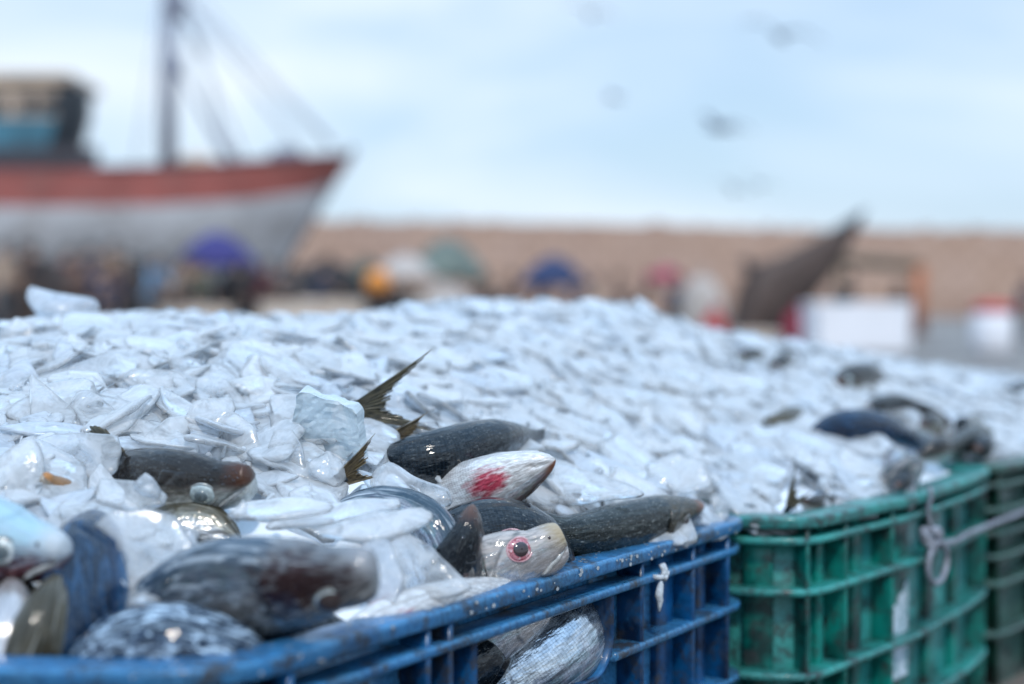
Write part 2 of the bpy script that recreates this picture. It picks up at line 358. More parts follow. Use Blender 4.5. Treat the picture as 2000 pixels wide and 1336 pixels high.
for (a_, b_, r_) in (((336,-60),(655,286),.035),((345,-20),(650,288),.05),((334,-40),(590,300),.05),((345,120),(445,310),.10),((420,250),(460,318),.14),((345,0),(480,316),.045),((325,-40),(265,330),.03),((345,-10),(400,110),.10),((400,110),(440,300),.05)):
    mb = MB(); mb.tube([sp(*a_), sp(*b_)], r_, 6); mb.build('stay', M['rope'], ship, True)
for (px, py, r_, m_) in ((385,318,.35,'cream'),(560,302,.3,'mast'),(110,322,.5,'hull_grey'),(90,325,.5,'cream'),(140,325,.45,'hull_grey')):
    mb = MB(); mb.ball(sp(px, py, .3), r_, 8, sc_=(2.0,1,.8)); mb.build('deck_gear', M[m_], ship, True)
# wheelhouse
wh = MB()
def whring(y_, x1, dep): 
    return [sp(-180, y_, -dep), sp(x1-70, y_, -dep), sp(x1-10, y_, -dep*.75), sp(x1, y_, 0), sp(x1-10, y_, dep*.75), sp(x1-70, y_, dep), sp(-180, y_, dep)]
rings = [(325,150),(300,162),(268,172),(230,182),(180,183),(172,178)]
V = []; 
for y_, x1 in rings: V += whring(y_, x1, 1.9)
n7 = 7; F = [(i*n7+k, i*n7+(k+1) % n7, (i+1)*n7+(k+1) % n7, (i+1)*n7+k) for i in range(len(rings)-1) for k in range(n7)]+[tuple(range((len(rings)-1)*n7, len(rings)*n7))]
mi = []
for i in range(len(rings)-1):
    for k in range(n7): mi.append((1 if i < 3 else 2) if k == 0 else 0)
mi.append(0)
w_ = raw('wheelhouse', V, F, [M['black'], M['teal'], M['cream']], ship, False, mi=mi)
for px in (-60, 0, 55, 95):
    mb = MB(); mb.box(sp(px, 205, -1.92), (.55, .06, .55)); mb.build('window', M['black'], w_)
mb = MB(); mb.box(sp(20, 168, 0), (5.2, 3.6, .25)); mb.build('roof', M['cream'], w_)
mb = MB(); mb.box(sp(60, 305, -1.7), (4.4, .5, .5)); mb.build('skirt', M['trim'], w_)

# ---- parasols
def parasol(px, top, base_y, rad, d, mat, label, tilt=0):
    apex = B(px, top, d); r = empty('parasol', G(px, d), label, 'parasol', 'parasols over the quay market')
    mb = MB(); n = 16; V = []; hgt = (base_y-top)*d/FPX
    for k in range(9):
        q = k/8
        for j in range(n*2):
            a = 2*pi*j/(n*2); sag = 1-.05*abs(sin(a*4))*q
            V.append(apex+Vector((rad*q*sag*cos(a), rad*q*sag*sin(a), -hgt*q**1.8+tilt*rad*q*cos(a)*.3)))
    F = [(i*32+j, i*32+(j+1) % 32, (i+1)*32+(j+1) % 32, (i+1)*32+j) for i in range(8) for j in range(32)]
    o = raw('canopy', V, F, mat, r, True); m = o.modifiers.new('s', 'SOLIDIFY'); m.thickness = .012
    mb = MB(); mb.tube([G(px, d), apex+Vector((0,0,.06))], .022, 8); mb.build('pole', M['mast'], r, True)
    return r
M['p_blue'] = plain('violet_blue_canvas', (.036,.032,.16), .8, 0, .25, 1.5); M['p_navy'] = plain('navy_canvas', (.02,.035,.10), .8, 0, .3, 1.5)
M['p_green'] = plain('faded_green_canvas', (.13,.16,.14), .8, 0, .25, 1.5); M['p_grey'] = plain('pale_grey_canvas', (.42,.37,.34), .8, 0, .25, 1.5); M['p_pink'] = plain('pink_canvas', (.42,.20,.22), .8)
parasol(423, 455, 522, .80, 26, M['p_blue'], 'violet-blue parasol open in front of the trawler bow')
parasol(1082, 502, 560, .62, 24, M['p_navy'], 'navy parasol just above the crest of the heap')
parasol(880, 468, 545, .82, 27, M['p_green'], 'faded green parasol before the stone wall', -.5)
parasol(790, 498, 545, .55, 24, M['p_grey'], 'small pale grey parasol beside the faded green one')
parasol(1300, 522, 548, .42, 26, plain('crimson_canvas', (.30,.03,.07), .8), 'small crimson parasol near the brown prow')

# ---- people in the market, far and out of focus
def person(px, d, h, face, shirt, trous, label, pose=0, hair=(.02,.018,.016), seed=0, z0=0, skin=(.30,.17,.11)):
    rs = random.Random(seed); s = h/1.72
    root = empty('person', G(px, d)+Vector((0,0,z0)), label, 'person', 'people at the quay market')
    bm = {}; V = []; E = []; RR = []
    def add(p, r, par=None):
        V.append(Vector(p)*s); RR.append(r*s)
        if par is not None: E.append((par, len(V)-1))
        return len(V)-1
    lean = .22 if pose == 1 else .0
    hip = add((0, 0, .93), .135)
    if pose == 2: V[0].z = .48*s
    hz = V[0].z/s
    sp1 = add((0, -lean*.4, hz+.22), .125, hip); ch = add((0, -lean*.9, hz+.42), .15, sp1); nk = add((0, -lean*1.15, hz+.56), .055, ch)
    hd = add((0, -lean*1.3-.02, hz+.66), .085, nk); tp = add((0, -lean*1.35-.01, hz+.76), .075, hd)
    hands = []
    for sg in (-1, 1):
        sh = add((sg*.17, -lean*.95, hz+.48), .062, ch)
        if pose == 1: el = (sg*.24, -lean-.10, hz+.22); wr = (sg*.15, -lean-.34, hz+.12)
        elif pose == 2: el = (sg*.23, -.14, hz+.24); wr = (sg*.13, -.36, hz+.10)
        else: el = (sg*.235, .03, hz+.20); wr = (sg*.25, -.05+.04*sg, hz-.04)
        e = add(el, .043, sh); w = add(wr, .028, e)
        dv_ = (Vector(wr)-Vector(el)).normalized(); palm = add(Vector(wr)+dv_*.07, .034, w)
        sd = Vector((0, 1, 0)).cross(dv_).normalized() if pose else Vector((0, 1, 0))
        for k in range(4):
            f1 = add(Vector(wr)+dv_*.115+sd*(.022*(k-1.5)), .0095, palm); add(Vector(wr)+dv_*(.155+.012*(k in (1, 2)))+sd*(.024*(k-1.5))+Vector((-sg*.012, 0, 0)), .008, f1)
        add(Vector(wr)+dv_*.075-sd*.055, .010, palm)
        hp = add((sg*.095, 0, hz-.06), .095, hip)
        if pose == 2: kn = add((sg*.13, -.42, hz-.03), .062, hp); an = add((sg*.12, -.40, .09), .042, kn); add((sg*.13, -.55, .035), .038, an)
        else:
            kn = add((sg*.11, -.03+.06*sg, .48), .062, hp); an = add((sg*.115, .03+.05*sg, .09), .042, kn); add((sg*.13, -.12+.05*sg, .035), .038, an)
    me = bpy.data.meshes.new('body'); rot = Matrix.Rotation(face, 3, 'Z')
    me.from_pydata([rot @ v for v in V], E, [])
    o = bpy.data.objects.new('body', me); COL.objects.link(o); o.parent = root
    m = o.modifiers.new('k', 'SKIN')
    for i, r in enumerate(RR): me.skin_vertices[0].data[i].radius = (r, r*(.72 if i in (0, 1, 2) else 1)); 
    me.skin_vertices[0].data[0].use_root = True
    o.modifiers.new('sub', 'SUBSURF').levels = 1; o.modifiers['sub'].render_levels = 1
    dg = bpy.context.evaluated_depsgraph_get(); me2 = bpy.data.meshes.new_from_object(o.evaluated_get(dg)); o.modifiers.clear(); o.data = me2
    me2.materials.clear()
    for m_ in (plain('skin_tone', skin, .5), shirt, trous): me2.materials.append(m_)
    inv = rot.transposed()
    for p in me2.polygons:
        q = inv @ p.center; z = q.z/s; p.use_smooth = True
        if z > hz+.52: k = 0
        elif abs(q.x)/s > .2 and z < hz+.16 and pose == 0 and z > hz-.3: k = 0
        elif pose and q.y/s < -.30-lean*.5 and z > hz+.02: k = 0
        elif z > hz+.0: k = 1
        else: k = 2
        p.material_index = k
    mb = MB(); c_ = rot @ (Vector((0, -lean*1.3+.012, hz+.735))*s); mb.ball(c_, .098*s, 10, sc_=(1, 1.06, 1.0)); ho = mb.build('hair', plain('hair_colour', hair, .7), None, True)
    ho.parent = root
    # small face features: nose, eyes
    mb = MB(); mb.ball(rot @ (Vector((0, -lean*1.3-.105, hz+.68))*s), .016*s, 6, sc_=(.8, 1, 1.3))
    for sg in (-1, 1): mb.ball(rot @ (Vector((sg*.085, -lean*1.3-.01, hz+.69))*s), .02*s, 6, sc_=(.5, 1, 1.5))
    fo = mb.build('nose_and_ears', me2.materials[0], None, True); fo.parent = root
    return root
def cloth(n, c): return plain(n, c, .85, 0, .3, 6)
cb = cloth('brown_jacket', (.075,.045,.04)); cn = cloth('navy_jacket', (.03,.04,.08)); cbk = cloth('black_trousers', (.02,.02,.024)); clb = cloth('light_blue_shirt', (.16,.28,.42)); cbe = cloth('beige_djellaba', (.36,.27,.21)); cma = cloth('maroon_jumper', (.10,.02,.035)); cgr = cloth('grey_trousers', (.10,.10,.11)); col_ = cloth('olive_jacket', (.06,.07,.05))
PEO = [(8,22.5,1.52,.6,cbe,cgr,'person in a beige hooded coat at the far left of the market',0),
 (58,24.5,1.58,2.8,cb,cbk,'person in a brown jacket with arms down beside the beige coat',0),
 (95,22.5,1.50,-1.2,cbk,cbk,'person all in black bending forward under the trawler hull',1),
 (135,25.5,1.56,1.0,cma,cbk,'person in a maroon jumper between the one in black and the navy jacket',0),
 (178,23.5,1.54,3.4,cn,cbk,'person in a navy jacket with black trousers under the trawler',0),
 (222,23.5,1.60,.3,cbe,cb,'person in a beige top and brown trousers under the red hull band',0),
 (252,21.5,1.32,-.8,cb,cbk,'short person in brown bending over beside the beige top',1),
 (292,20.5,1.26,.9,clb,cgr,'person in a light blue shirt stooping left of the violet-blue parasol',1),
 (335,23.5,1.35,2.2,cbe,cb,'person in beige bending at the edge of the violet-blue parasol',1),
 (395,22.5,1.20,.4,col_,cbk,'person in olive under the violet-blue parasol',0),
 (468,21.5,1.21,2.4,cbk,cbk,'person in black standing under the violet-blue parasol',0),
 (505,22.5,1.25,1.0,cma,cbk,'person in maroon at the dark end of the violet-blue parasol',1),
 (560,22.5,1.19,.2,cgr,cbk,'person in a grey top right of the violet-blue parasol',1),
 (612,22.5,1.21,2.0,cn,cbk,'person in navy beside the dark nets',1),
 (1045,25,1.10,.8,cb,cbk,'small crouched person in brown left of the navy parasol',1),
 (1110,22,1.02,2.0,cn,cbk,'person in navy stooped beneath the navy parasol',1),
 (1250,27,1.15,1.2,cbk,cbk,'person in black crouched left of the small crimson parasol',1),
 (1990,19,0.92,.5,cn,cbk,'person in dark navy crouched behind the red-topped barrel',1)]
ex_ = [(650,24,'brown cap and black coat in front of the dark nets',cbk,cb),(680,25,'navy coat close to the orange buoy',cn,cbk),(815,25,'olive coat left of the pale canvas heap',col_,cbk),(905,25,'grey clothes on the pale canvas heap edge',cgr,cbk),
 (945,24,'black coat beside the brown net pile',cbk,cbk),(1000,24,'brown coat on the far side of the brown net pile',cb,cbk),(1165,26,'beige coat just beyond the navy parasol',cbe,cbk),(1210,25,'black coat between the navy and crimson parasols',cbk,cbk),
 (1325,25,'navy coat under the crimson parasol',cn,cbk),(1660,23,'black coat by the thin hoist post',cbk,cbk),(30,23,'black coat under the trawler at the far left',cbk,cbk),(155,23,'brown coat at the feet of the navy jacket',cb,cbk),(205,23,'dark blue coat near the beige top',cn,cbk),(375,23,'black coat at the edge of the violet-blue parasol',cbk,cbk)]
for px, d, lb, a_, b_ in ex_: PEO.append((px, d, 1.45 if px > 400 else 1.7, px*.37, a_, b_, 'seated person in '+lb, 2))
for i, (px, d, h, f, sh, tr, lb, po) in enumerate(PEO): person(px, d, h, f, sh, tr, lb, po, seed=i)

# ---- nets, boxes, buoy and other market things
def netpile(px, d, w, h, mat, label, seed):
    mb = MB(); c = G(px, d); n = 20; V = []
    for i in range(11):
        q = i/10
        for k in range(n):
            a = 2*pi*k/n; rr_ = (1-q**2.4)**.5*w/2*(1+.22*mnoise.noise(Vector((cos(a)*1.5, sin(a)*1.5, seed+q*2))))
            V.append(Vector((rr_*cos(a), rr_*.7*sin(a), h*q*(1+.12*mnoise.noise(Vector((cos(a)*2, sin(a)*2, seed)))))))
    F = [(i*n+k, i*n+(k+1) % n, (i+1)*n+(k+1) % n, (i+1)*n+k) for i in range(10) for k in range(n)]+[tuple(range(10*n, 11*n))]
    o = raw('net_pile', V, F, mat, None, True); o.location = c; return tag(o, label, 'nets', 'net piles on the quay')
M['net_dark'] = plain('dark_net', (.022,.02,.022), .9, 0, .5, 3, .02, (.09,.07,.055)); M['net_brown'] = plain('brown_net', (.05,.034,.028), .9, 0, .5, 3, .02); M['net_green'] = plain('green_net', (.07,.10,.085), .9, 0, .5, 6, .02)
netpile(640, 24, 1.5, 1.3, M['net_dark'], 'dark net pile left of the orange buoy', 1)
netpile(715, 26, 1.1, 1.35, M['net_green'], 'greenish net pile behind the orange buoy', 2)
netpile(765, 22, .55, .85, M['net_dark'], 'narrow dark net pile right of the orange buoy', 3)
netpile(350, 26, 1.3, 1.22, M['net_brown'], 'brown net pile left of the violet-blue parasol', 11)
netpile(480, 27, 1.5, 1.25, M['net_dark'], 'black net pile in the shade of the violet-blue parasol', 12)
netpile(575, 26.5, 1.2, 1.2, M['net_brown'], 'brown net pile under the trawler stem', 13)
netpile(860, 24, 1.5, .9, M['p_grey'], 'pale canvas heap under the faded green parasol', 4)
netpile(975, 24, 1.0, .72, M['net_brown'], 'brown net pile under the edge of the faded green parasol', 5)
netpile(50, 25, 2.4, 1.42, M['net_brown'], 'low brown net pile at the feet of the market crowd', 6)
netpile(230, 25.5, 2.6, 1.45, M['net_dark'], 'low dark net pile before the crowd under the trawler', 7)
netpile(1340, 24, .8, .72, M['net_brown'], 'brown net pile under the small crimson parasol', 8)
def box(name, px, d, w, h, dep, mat, label, cat, lid=None, group=None):
    c = G(px, d); r = empty(name, c, label, cat, group); mb = MB(); mb.box(c+Vector((0,dep/2,h/2)), (w, dep, h), None, 0, 1.03); mb.build('bin', mat, r, False, .03)
    mb = MB(); mb.box(c+Vector((0,dep/2,h+.025)), (w*1.05, dep*1.05, .05)); mb.build('lid', lid or mat, r, False, .015)
    for s_ in (-1, 1):
        mb = MB(); mb.box(c+Vector((s_*w*.46,-.015,h*.5)), (.05, .04, h*.9)); mb.build('corner_rib', mat, r, False, .01)
    return r
M['white'] = plain('white_plastic', (.80,.80,.84), .5, 0, .06, 2); M['cream_t'] = plain('cream_tarp', (.62,.52,.44), .8, 0, .15, 2)
M['red'] = plain('red_plastic', (.38,.03,.03), .5); M['maroon'] = plain('maroon_cloth', (.22,.015,.035), .7); M['orange'] = plain('orange_buoy_paint', (.75,.27,.04), .45, 0, .12, 3)
M['post_or'] = plain('rusty_orange_post', (.38,.13,.06), .8); M['beam'] = plain('olive_beam', (.10,.085,.055), .8)
box('fish_tub', 1688, 15.5, 1.02, .50, .8, M['white'], 'large white insulated fish tub on the open quay', 'tub')
box('fish_tub', 1480, 17, .5, .16, .5, M['cream_t'], 'small cream tub beside the foot of the brown prow', 'tub')
for i, (px, w) in enumerate(((560, .8), (650, 1.0), (410, .7), (330, .5))):
    box('fish_tub', px, 21+i*.3, w, (.52,.56,.46,.44)[i], .7, M['cream_t'], ['wide cream tub at the feet below the violet-blue parasol end', 'cream tub before the dark net pile', 'cream tub under the violet-blue parasol', 'narrow cream tub beside the stooping blue shirt'][i], 'tub', None, 'cream tubs along the market')
# buoy on a crate stack
r = box('buoy_stand', 738, 20.3, .36, .62, .36, M['net_dark'], 'dark wooden stand carrying the orange buoy', 'stand')
bo = empty('buoy', G(738,20.5)+Vector((0,0,.67)), 'round orange buoy on a dark stand among the nets', 'buoy')
mb = MB(); cB = G(738,20.5)+Vector((0,0,.86)); mb.ball(cB, .19, 14); mb.build('float', M['orange'], bo, True)
mb = MB(); mb.tube([cB+Vector((.05*cos(a), 0, .19+.05*sin(a))) for a in np.linspace(0, 2*pi, 14)], .014, 6); mb.build('eyelet', M['trim'], bo, True)
# white sack, red and maroon bundles
def bundle(name, px, d, zc, rx, rz, mat, label, cat):
    c = G(px, d); mb = MB(); n = 14; V = []
    for i in range(15):
        q = i/14; z = 2*rz*q if zc is None else q*(zc+rz)
        pr = sqrt(max(0, 1-(2*q-1)**2)) if q > .5 else .92+.08*q*2
        for k in range(24): a = 2*pi*k/24; w = rx*max(.02, pr)*(1+.08*mnoise.noise(Vector((cos(a)*2, sin(a)*2, q*3+px)))); V.append(c+Vector((w*cos(a), w*.7*sin(a), z)))
    F = [(i*24+k, i*24+(k+1) % 24, (i+1)*24+(k+1) % 24, (i+1)*24+k) for i in range(14) for k in range(24)]+[tuple(range(24))[::-1], tuple(range(14*24, 15*24))]
    r = empty(name, c, label, cat); raw('sack_body', V, F, mat, r, True)
    mb = MB(); mb.tube([c+Vector((0,0,(zc or 0)+rz+(rz if zc is None else 0)-.01)), c+Vector((.03,0,(zc or 0)+rz+(rz if zc is None else 0)+.08))], [.03,.06], 8); mb.build('tied_neck', mat, r, True)
bundle('sack', 1370, 21, .62, .33, .35, M['p_grey'], 'bulky pale grey sack below the crimson parasol', 'sack')
bundle('sack', 1395, 17, .32, .16, .12, M['red'], 'bright red sack at the foot of the pale grey one', 'sack')
bundle('sack', 1558, 17, .36, .18, .12, M['maroon'], 'deep maroon sack between the brown prow and the white tub', 'sack')
bundle('sack', 1540, 22, .60, .26, .3, cloth('lavender_cloth', (.30,.25,.30)), 'lavender grey sack leaning behind the prow', 'sack')
# barrel
br_ = empty('barrel', G(1938,15.5), 'white barrel with a red lid near the dark figure', 'barrel'); c = G(1938,15.5)
mb = MB(); mb.lathe(c, [(.19,0),(.22,.05),(.225,.22),(.22,.40),(.20,.44)], 24); mb.build('drum', M['white'], br_, True)
mb = MB(); mb.lathe(c, [(.21,.442),(.22,.47),(.21,.53),(.10,.56)], 24); mb.build('lid', M['red'], br_, True)
# brown wooden boat whose high prow points up
M['prow'] = plain('dark_brown_planks', (.075,.05,.042), .65, 0, .35, 5, .01, (.13,.09,.075)); M['prow_tip'] = plain('prow_dark_tip', (.02,.022,.03), .6)
pr = empty('wooden_boat', G(1500,18), 'dark brown wooden boat with its tall raked prow pointing up over the quay', 'boat')
st2 = [((1690,408),(1678,425),.02),((1640,440),(1650,482),.10),((1585,472),(1622,530),.22),((1530,500),(1585,575),.34),((1480,516),(1548,615),.46),((1455,560),(1520,640),.52),((1440,620),(1490,672),.55),((1425,668),(1460,677),.5)]
V = []; mi = []
for (a_, b_, w) in st2:
    A_ = P(a_[0], a_[1], 18); B_ = P(b_[0], b_[1], 18)
    for k in range(14):
        th = pi*k/13; q = k/13
        V.append(A_.lerp(B_, sin(th))+Vector((0, -w*cos(th)+.0, 0)))
F = [(i*14+k, i*14+k+1, (i+1)*14+k+1, (i+1)*14+k) for i in range(7) for k in range(13)]; mi = [1 if f[0] < 14 else 0 for f in F]
o = raw('hull', V, F, [M['prow'], M['prow_tip']], pr, True, mi=mi); m = o.modifiers.new('s', 'SOLIDIFY'); m.thickness = .05
mb = MB(); mb.tube([P(b_[0], b_[1], 18)+Vector((0,0,0)) for (a_, b_, w) in st2], .05, 8); mb.build('keel', M['prow_tip'], pr, True)
mb = MB(); mb.tube([P(1452,506,18.0), P(1468,530,18.0)], [.05,.08], 8); mb.build('rail_knob', M['prow_tip'], pr, True)
for k in (2, 3, 4):
    (a_, b_, w) = st2[k]; mb = MB(); A_ = P(a_[0]+12, a_[1]+14, 18); mb.box(A_, (.10, w*1.7, .05)); mb.build('thwart', M['prow'], pr)
# frame with beam and orange post
fr = empty('hoist_frame', G(1740,25), 'olive beam on an orange post and a thin post, standing before the wall', 'frame')
mb = MB(); mb.tube([P(1615,503,25), P(1700,512,25), P(1800,522,25)], [.06,.10,.09], 8); mb.build('beam', M['beam'], fr, True)
mb = MB(); p_ = P(1795,522,25); mb.tube([(p_.x, p_.y, 0), p_], .115, 10); mb.build('orange_post', M['post_or'], fr, True)
mb = MB(); p_ = P(1640,506,25); mb.tube([(p_.x, p_.y, 0), p_], .05, 8); mb.build('thin_post', M['beam'], fr, True)
netpile(1640, 25, .5, .85, M['net_dark'], 'small dark net heap at the thin post of the hoist frame', 9)
netpile(1755, 26, .35, .95, M['net_brown'], 'small brown net heap between the hoist posts', 10)

# ---- gulls
M['gull'] = plain('gull_grey', (.05,.06,.10), .8, 0, .2, 8); M['gullw'] = plain('gull_white', (.12,.15,.20), .8)
def gull(px, py, d, span, ang, label):
    c = P(px, py, d); r = empty('gull', c, label, 'bird', 'gulls over the port')
    rot = Matrix.Rotation(ang, 3, 'Z') @ Matrix.Rotation(.3, 3, 'X')
    V = []; sec = [(-.30,.01,.03),(-.24,.035,.04),(-.12,.065,.05),(0,.07,.05),(.12,.055,.04),(.24,.03,.02),(.36,.05,.005)]
    for (x, w, h) in sec:
        for k in range(12): a = 2*pi*k/12; V.append(Vector((x, w*cos(a), w*.9*sin(a))))
    n0 = len(V); F = [(i*12+k, i*12+(k+1) % 12, (i+1)*12+(k+1) % 12, (i+1)*12+k) for i in range(6) for k in range(12)]+[tuple(range(12))[::-1], tuple(range(72, 84))]
    k_ = span/1.3; V = [rot @ (v*k_)+c for v in V]
    raw('body', V, F, M['gullw'], r, True)
    for sg in (-1, 1):
        W_ = []
        for i, (y, cx_, ch, z) in enumerate(((.04,0,.20,.03),(.2,-.03,.2,.10),(.36,-.02,.17,.15),(.52,.06,.12,.13),(.68,.16,.03,.08))):
            for (xx, zz) in ((-ch/2, 0), (0, .015), (ch/2, 0), (0, -.006)): W_.append(rot @ (Vector((cx_+xx, sg*y, z+zz))*k_)+c)
        F = [(i*4+k, i*4+(k+1) % 4, (i+1)*4+(k+1) % 4, (i+1)*4+k) for i in range(4) for k in range(4)]+[(0,1,2,3),(16,17,18,19)]
        raw('wing', W_, F, M['gull'], r, True)
gull(1522,70,30,1.7,1.2,'gull gliding highest over the brown prow, the larger of the two dark ones')
gull(1404,250,30,1.6,.6,'gull flying lower left of the highest dark gull')
gull(1153,28,36,1.3,1.5,'faint gull near the top edge of the sky')
gull(1198,192,40,1.0,.3,'faint small gull in the middle of the sky')
gull(1436,372,40,1.1,1.9,'faint gull low over the wall, left of a pair')
gull(1482,362,40,1.1,1.0,'faint gull low over the wall, right of a pair')

# ------------------------------------------------------------------ ice heap height field (world metres)
ctrl = []
def cp(px, py, d): p = P(px, py, d); ctrl.append((p.x, p.y, p.z))
for q in [(-450,1100,.95),(-450,850,1.15),(-450,640,1.6),(-300,1290,.80),(-250,1000,1.0),(-200,720,1.35),
          (0,1290,.80),(60,1060,.92),(100,930,1.02),(150,850,1.09),(150,750,1.20),(60,665,1.38),(100,606,1.65),
          (330,1290,.82),(330,1130,.92),(380,950,1.05),(330,850,1.12),(350,750,1.22),(300,670,1.38),(300,610,1.72),
          (560,1240,.87),(600,1080,.97),(600,950,1.07),(600,850,1.15),(600,750,1.26),(550,670,1.44),(550,620,1.75),
          (850,1160,.97),(850,1020,1.08),(850,900,1.18),(850,800,1.32),(850,700,1.5),(830,600,1.85),
          (1000,1130,1.05),(1000,960,1.17),(1000,850,1.33),(1000,700,1.62),(1000,600,1.95),(950,586,2.08),
          (1200,1060,1.17),(1200,960,1.26),(1200,850,1.45),(1200,700,1.75),(1200,595,2.1),
          (1400,995,1.38),(1400,920,1.48),(1400,850,1.60),(1400,720,1.88),(1380,655,2.15),
          (1600,985,1.45),(1650,900,1.6),(1650,800,1.80),(1600,720,2.05),(1560,672,2.3),
          (1800,945,1.62),(1820,860,1.85),(1800,780,2.05),(1780,712,2.35),
          (1950,890,1.9),(1980,820,2.1),(1980,745,2.45),(2200,830,2.15),(2300,760,2.6),(2500,800,2.4)]: cp(*q)
for x, y, z in [(-1.0,1.0,.30),(-1.1,1.8,.38),(-.6,2.2,.43),(-.2,2.4,.42),(.2,2.55,.44),(.6,2.7,.38),(1.0,2.9,.33),
                (-.6,2.8,.2),(0,3.0,.22),(.6,3.2,.2),(1.2,3.3,.15),(-1.3,2.6,.1),(1.6,2.6,.25)]: ctrl.append((x, y, z))
CT = np.array(ctrl)
def tps(r2): return np.where(r2 > 1e-12, .5*r2*np.log(np.maximum(r2, 1e-12)), 0)
def rbf_fit(C, lam=2e-3):
    n = len(C); D = ((C[:,None,:2]-C[None,:,:2])**2).sum(-1)
    A = np.zeros((n+3, n+3)); A[:n,:n] = tps(D)+lam*np.eye(n)
    A[:n,n] = 1; A[:n,n+1:] = C[:,:2]; A[n:,:n] = A[:n,n:].T
    return np.linalg.solve(A, np.concatenate([C[:,2], [0,0,0]]))
W = rbf_fit(CT)
SIL = [(-500,660),(0,628),(100,608),(250,606),(500,612),(700,606),(760,596),(820,584),(950,574),(1100,584),(1200,578),(1300,604),(1400,644),(1500,658),(1650,672),(1750,696),(1850,708),(2000,734),(2600,756)]
def sil(x): return lerp_tab(SIL, x)
SX = np.array([p[0] for p in SIL]); SY = np.array([p[1] for p in SIL])
def H0(x, y):
    x = np.atleast_1d(np.asarray(x, float)); y = np.atleast_1d(np.asarray(y, float))
    D = (x[:,None]-CT[None,:,0])**2+(y[:,None]-CT[None,:,1])**2
    z = tps(D)@W[:-3]+W[-3]+W[-2]*x+W[-1]*y
    return np.minimum(z, CAMZ-(np.interp(1000+FPX*x/np.maximum(y,.1), SX, SY)-600)/FPX*y-.004)
def fbm(x, y, f=6.0): return mnoise.fractal(Vector((x*f, y*f, 1.7)), 1.0, 2.0, 3)
def H(x, y): return float(H0(x, y)[0]) + .008*fbm(x, y, 7)
def S(px, py, off=0.0, dmin=.75, dmax=3.0):
    """where the line of sight to this spot meets the heap; off is metres nearer (-) or deeper (+)"""
    ds = np.linspace(dmin, dmax, 600); r = ray(px, py)
    x = r.x/r.y*ds; z = CAMZ+r.z/r.y*ds
    h = H0(x, ds); k = np.argmax(h >= z) if (h >= z).any() else 400
    return P(px, py, ds[k]+off)
def SD(px, py): return S(px, py).y
def HN(x, y, e=.02):
    h = H0([x-e, x+e, x, x], [y, y, y-e, y+e]); return Vector((-(h[1]-h[0])/(2*e), -(h[3]-h[2])/(2*e), 1)).normalized()

# ------------------------------------------------------------------ crates
def resample(pts, step=.006, rad=1):
    p = [Vector((a, b)) for a, b in pts]
    L = [0]
    for i in range(1, len(p)): L.append(L[-1]+(p[i]-p[i-1]).length)
    n = int(L[-1]/step); out = []
    for k in range(n+1):
        s = L[-1]*k/n; i = max(1, min(len(p)-1, next((j for j in range(1, len(p)) if L[j] >= s-1e-9), len(p)-1)))
        t = (s-L[i-1])/max(1e-9, L[i]-L[i-1]); out.append(p[i-1].lerp(p[i], t))
    for _ in range(rad):
        q = [out[0]]+[(out[i-1]+out[i]*2+out[i+1])/4 for i in range(1, len(out)-1)]+[out[-1]]; out = q
    return out, L[-1]
class Path:
    def __init__(s, pts, rad=12):
        s.p, s.L = resample(pts, rad=rad); s.n = []
        for i in range(len(s.p)):
            t = (s.p[min(i+1, len(s.p)-1)]-s.p[max(i-1, 0)]).normalized(); s.n.append(Vector((t.y, -t.x)))
        d = [0]
        for i in range(1, len(s.p)): d.append(d[-1]+(s.p[i]-s.p[i-1]).length)
        s.d = d; s.L = d[-1]
    def at(s, q):
        q = max(0, min(s.L, q)); i = max(1, next((j for j in range(1, len(s.d)) if s.d[j] >= q-1e-9), len(s.d)-1))
        t = (q-s.d[i-1])/max(1e-9, s.d[i]-s.d[i-1])
        return s.p[i-1].lerp(s.p[i], t), s.n[i-1].lerp(s.n[i], t).normalized()
    def pt(s, q, o, z): p, n = s.at(q); v = p+n*o; return Vector((v.x, v.y, z))
    def near(s, x, y): v = Vector((x, y)); k = min(range(len(s.p)), key=lambda i: (s.p[i]-v).length); return s.d[k]
def sweep(mb, path, sec, q0=0, q1=None, step=.006, wav=0.0, seed=0):
    q1 = path.L if q1 is None else q1; n = max(2, int((q1-q0)/step)+1); K = len(sec); vs = []
    for i in range(n+1):
        q = q0+(q1-q0)*i/n
        w = wav*mnoise.noise(Vector((q*9, seed, 0))) if wav else 0
        for o, z in sec: vs.append(path.pt(q, o+w, z+w*.7))
    fs = [(i*K+k, (i+1)*K+k, (i+1)*K+(k+1)%K, i*K+(k+1)%K) for i in range(n) for k in range(K)]
    fs += [tuple(range(K)), tuple(range(n*K, (n+1)*K))[::-1]]
    mb.add(vs, fs)
def rrect(o0, o1, z0, z1, r=.002, n=3):
    out = []
    for cx, cy, a0 in ((o1-r, z1-r, 0), (o0+r, z1-r, 90), (o0+r, z0+r, 180), (o1-r, z0+r, 270)):
        for k in range(n+1): a = R(a0+90*k/n); out.append((cx+r*cos(a), cy+r*sin(a)))
    return out
def post(mb, path, q, w, o0, o1, z0, z1, r=.0018):
    vs = []; K = 0
    sec = rrect(-w/2, w/2, o0, o1, r, 2); K = len(sec)
    nz = 8
    for i in range(nz+1):
        z = z0+(z1-z0)*i/nz
        for a, o in sec: vs.append(path.pt(q+a, o, z))
    fs = [(i*K+k, i*K+(k+1)%K, (i+1)*K+(k+1)%K, (i+1)*K+k) for i in range(nz) for k in range(K)]
    fs += [tuple(range(K))[::-1], tuple(range(nz*K, (nz+1)*K))]
    mb.add(vs, fs)

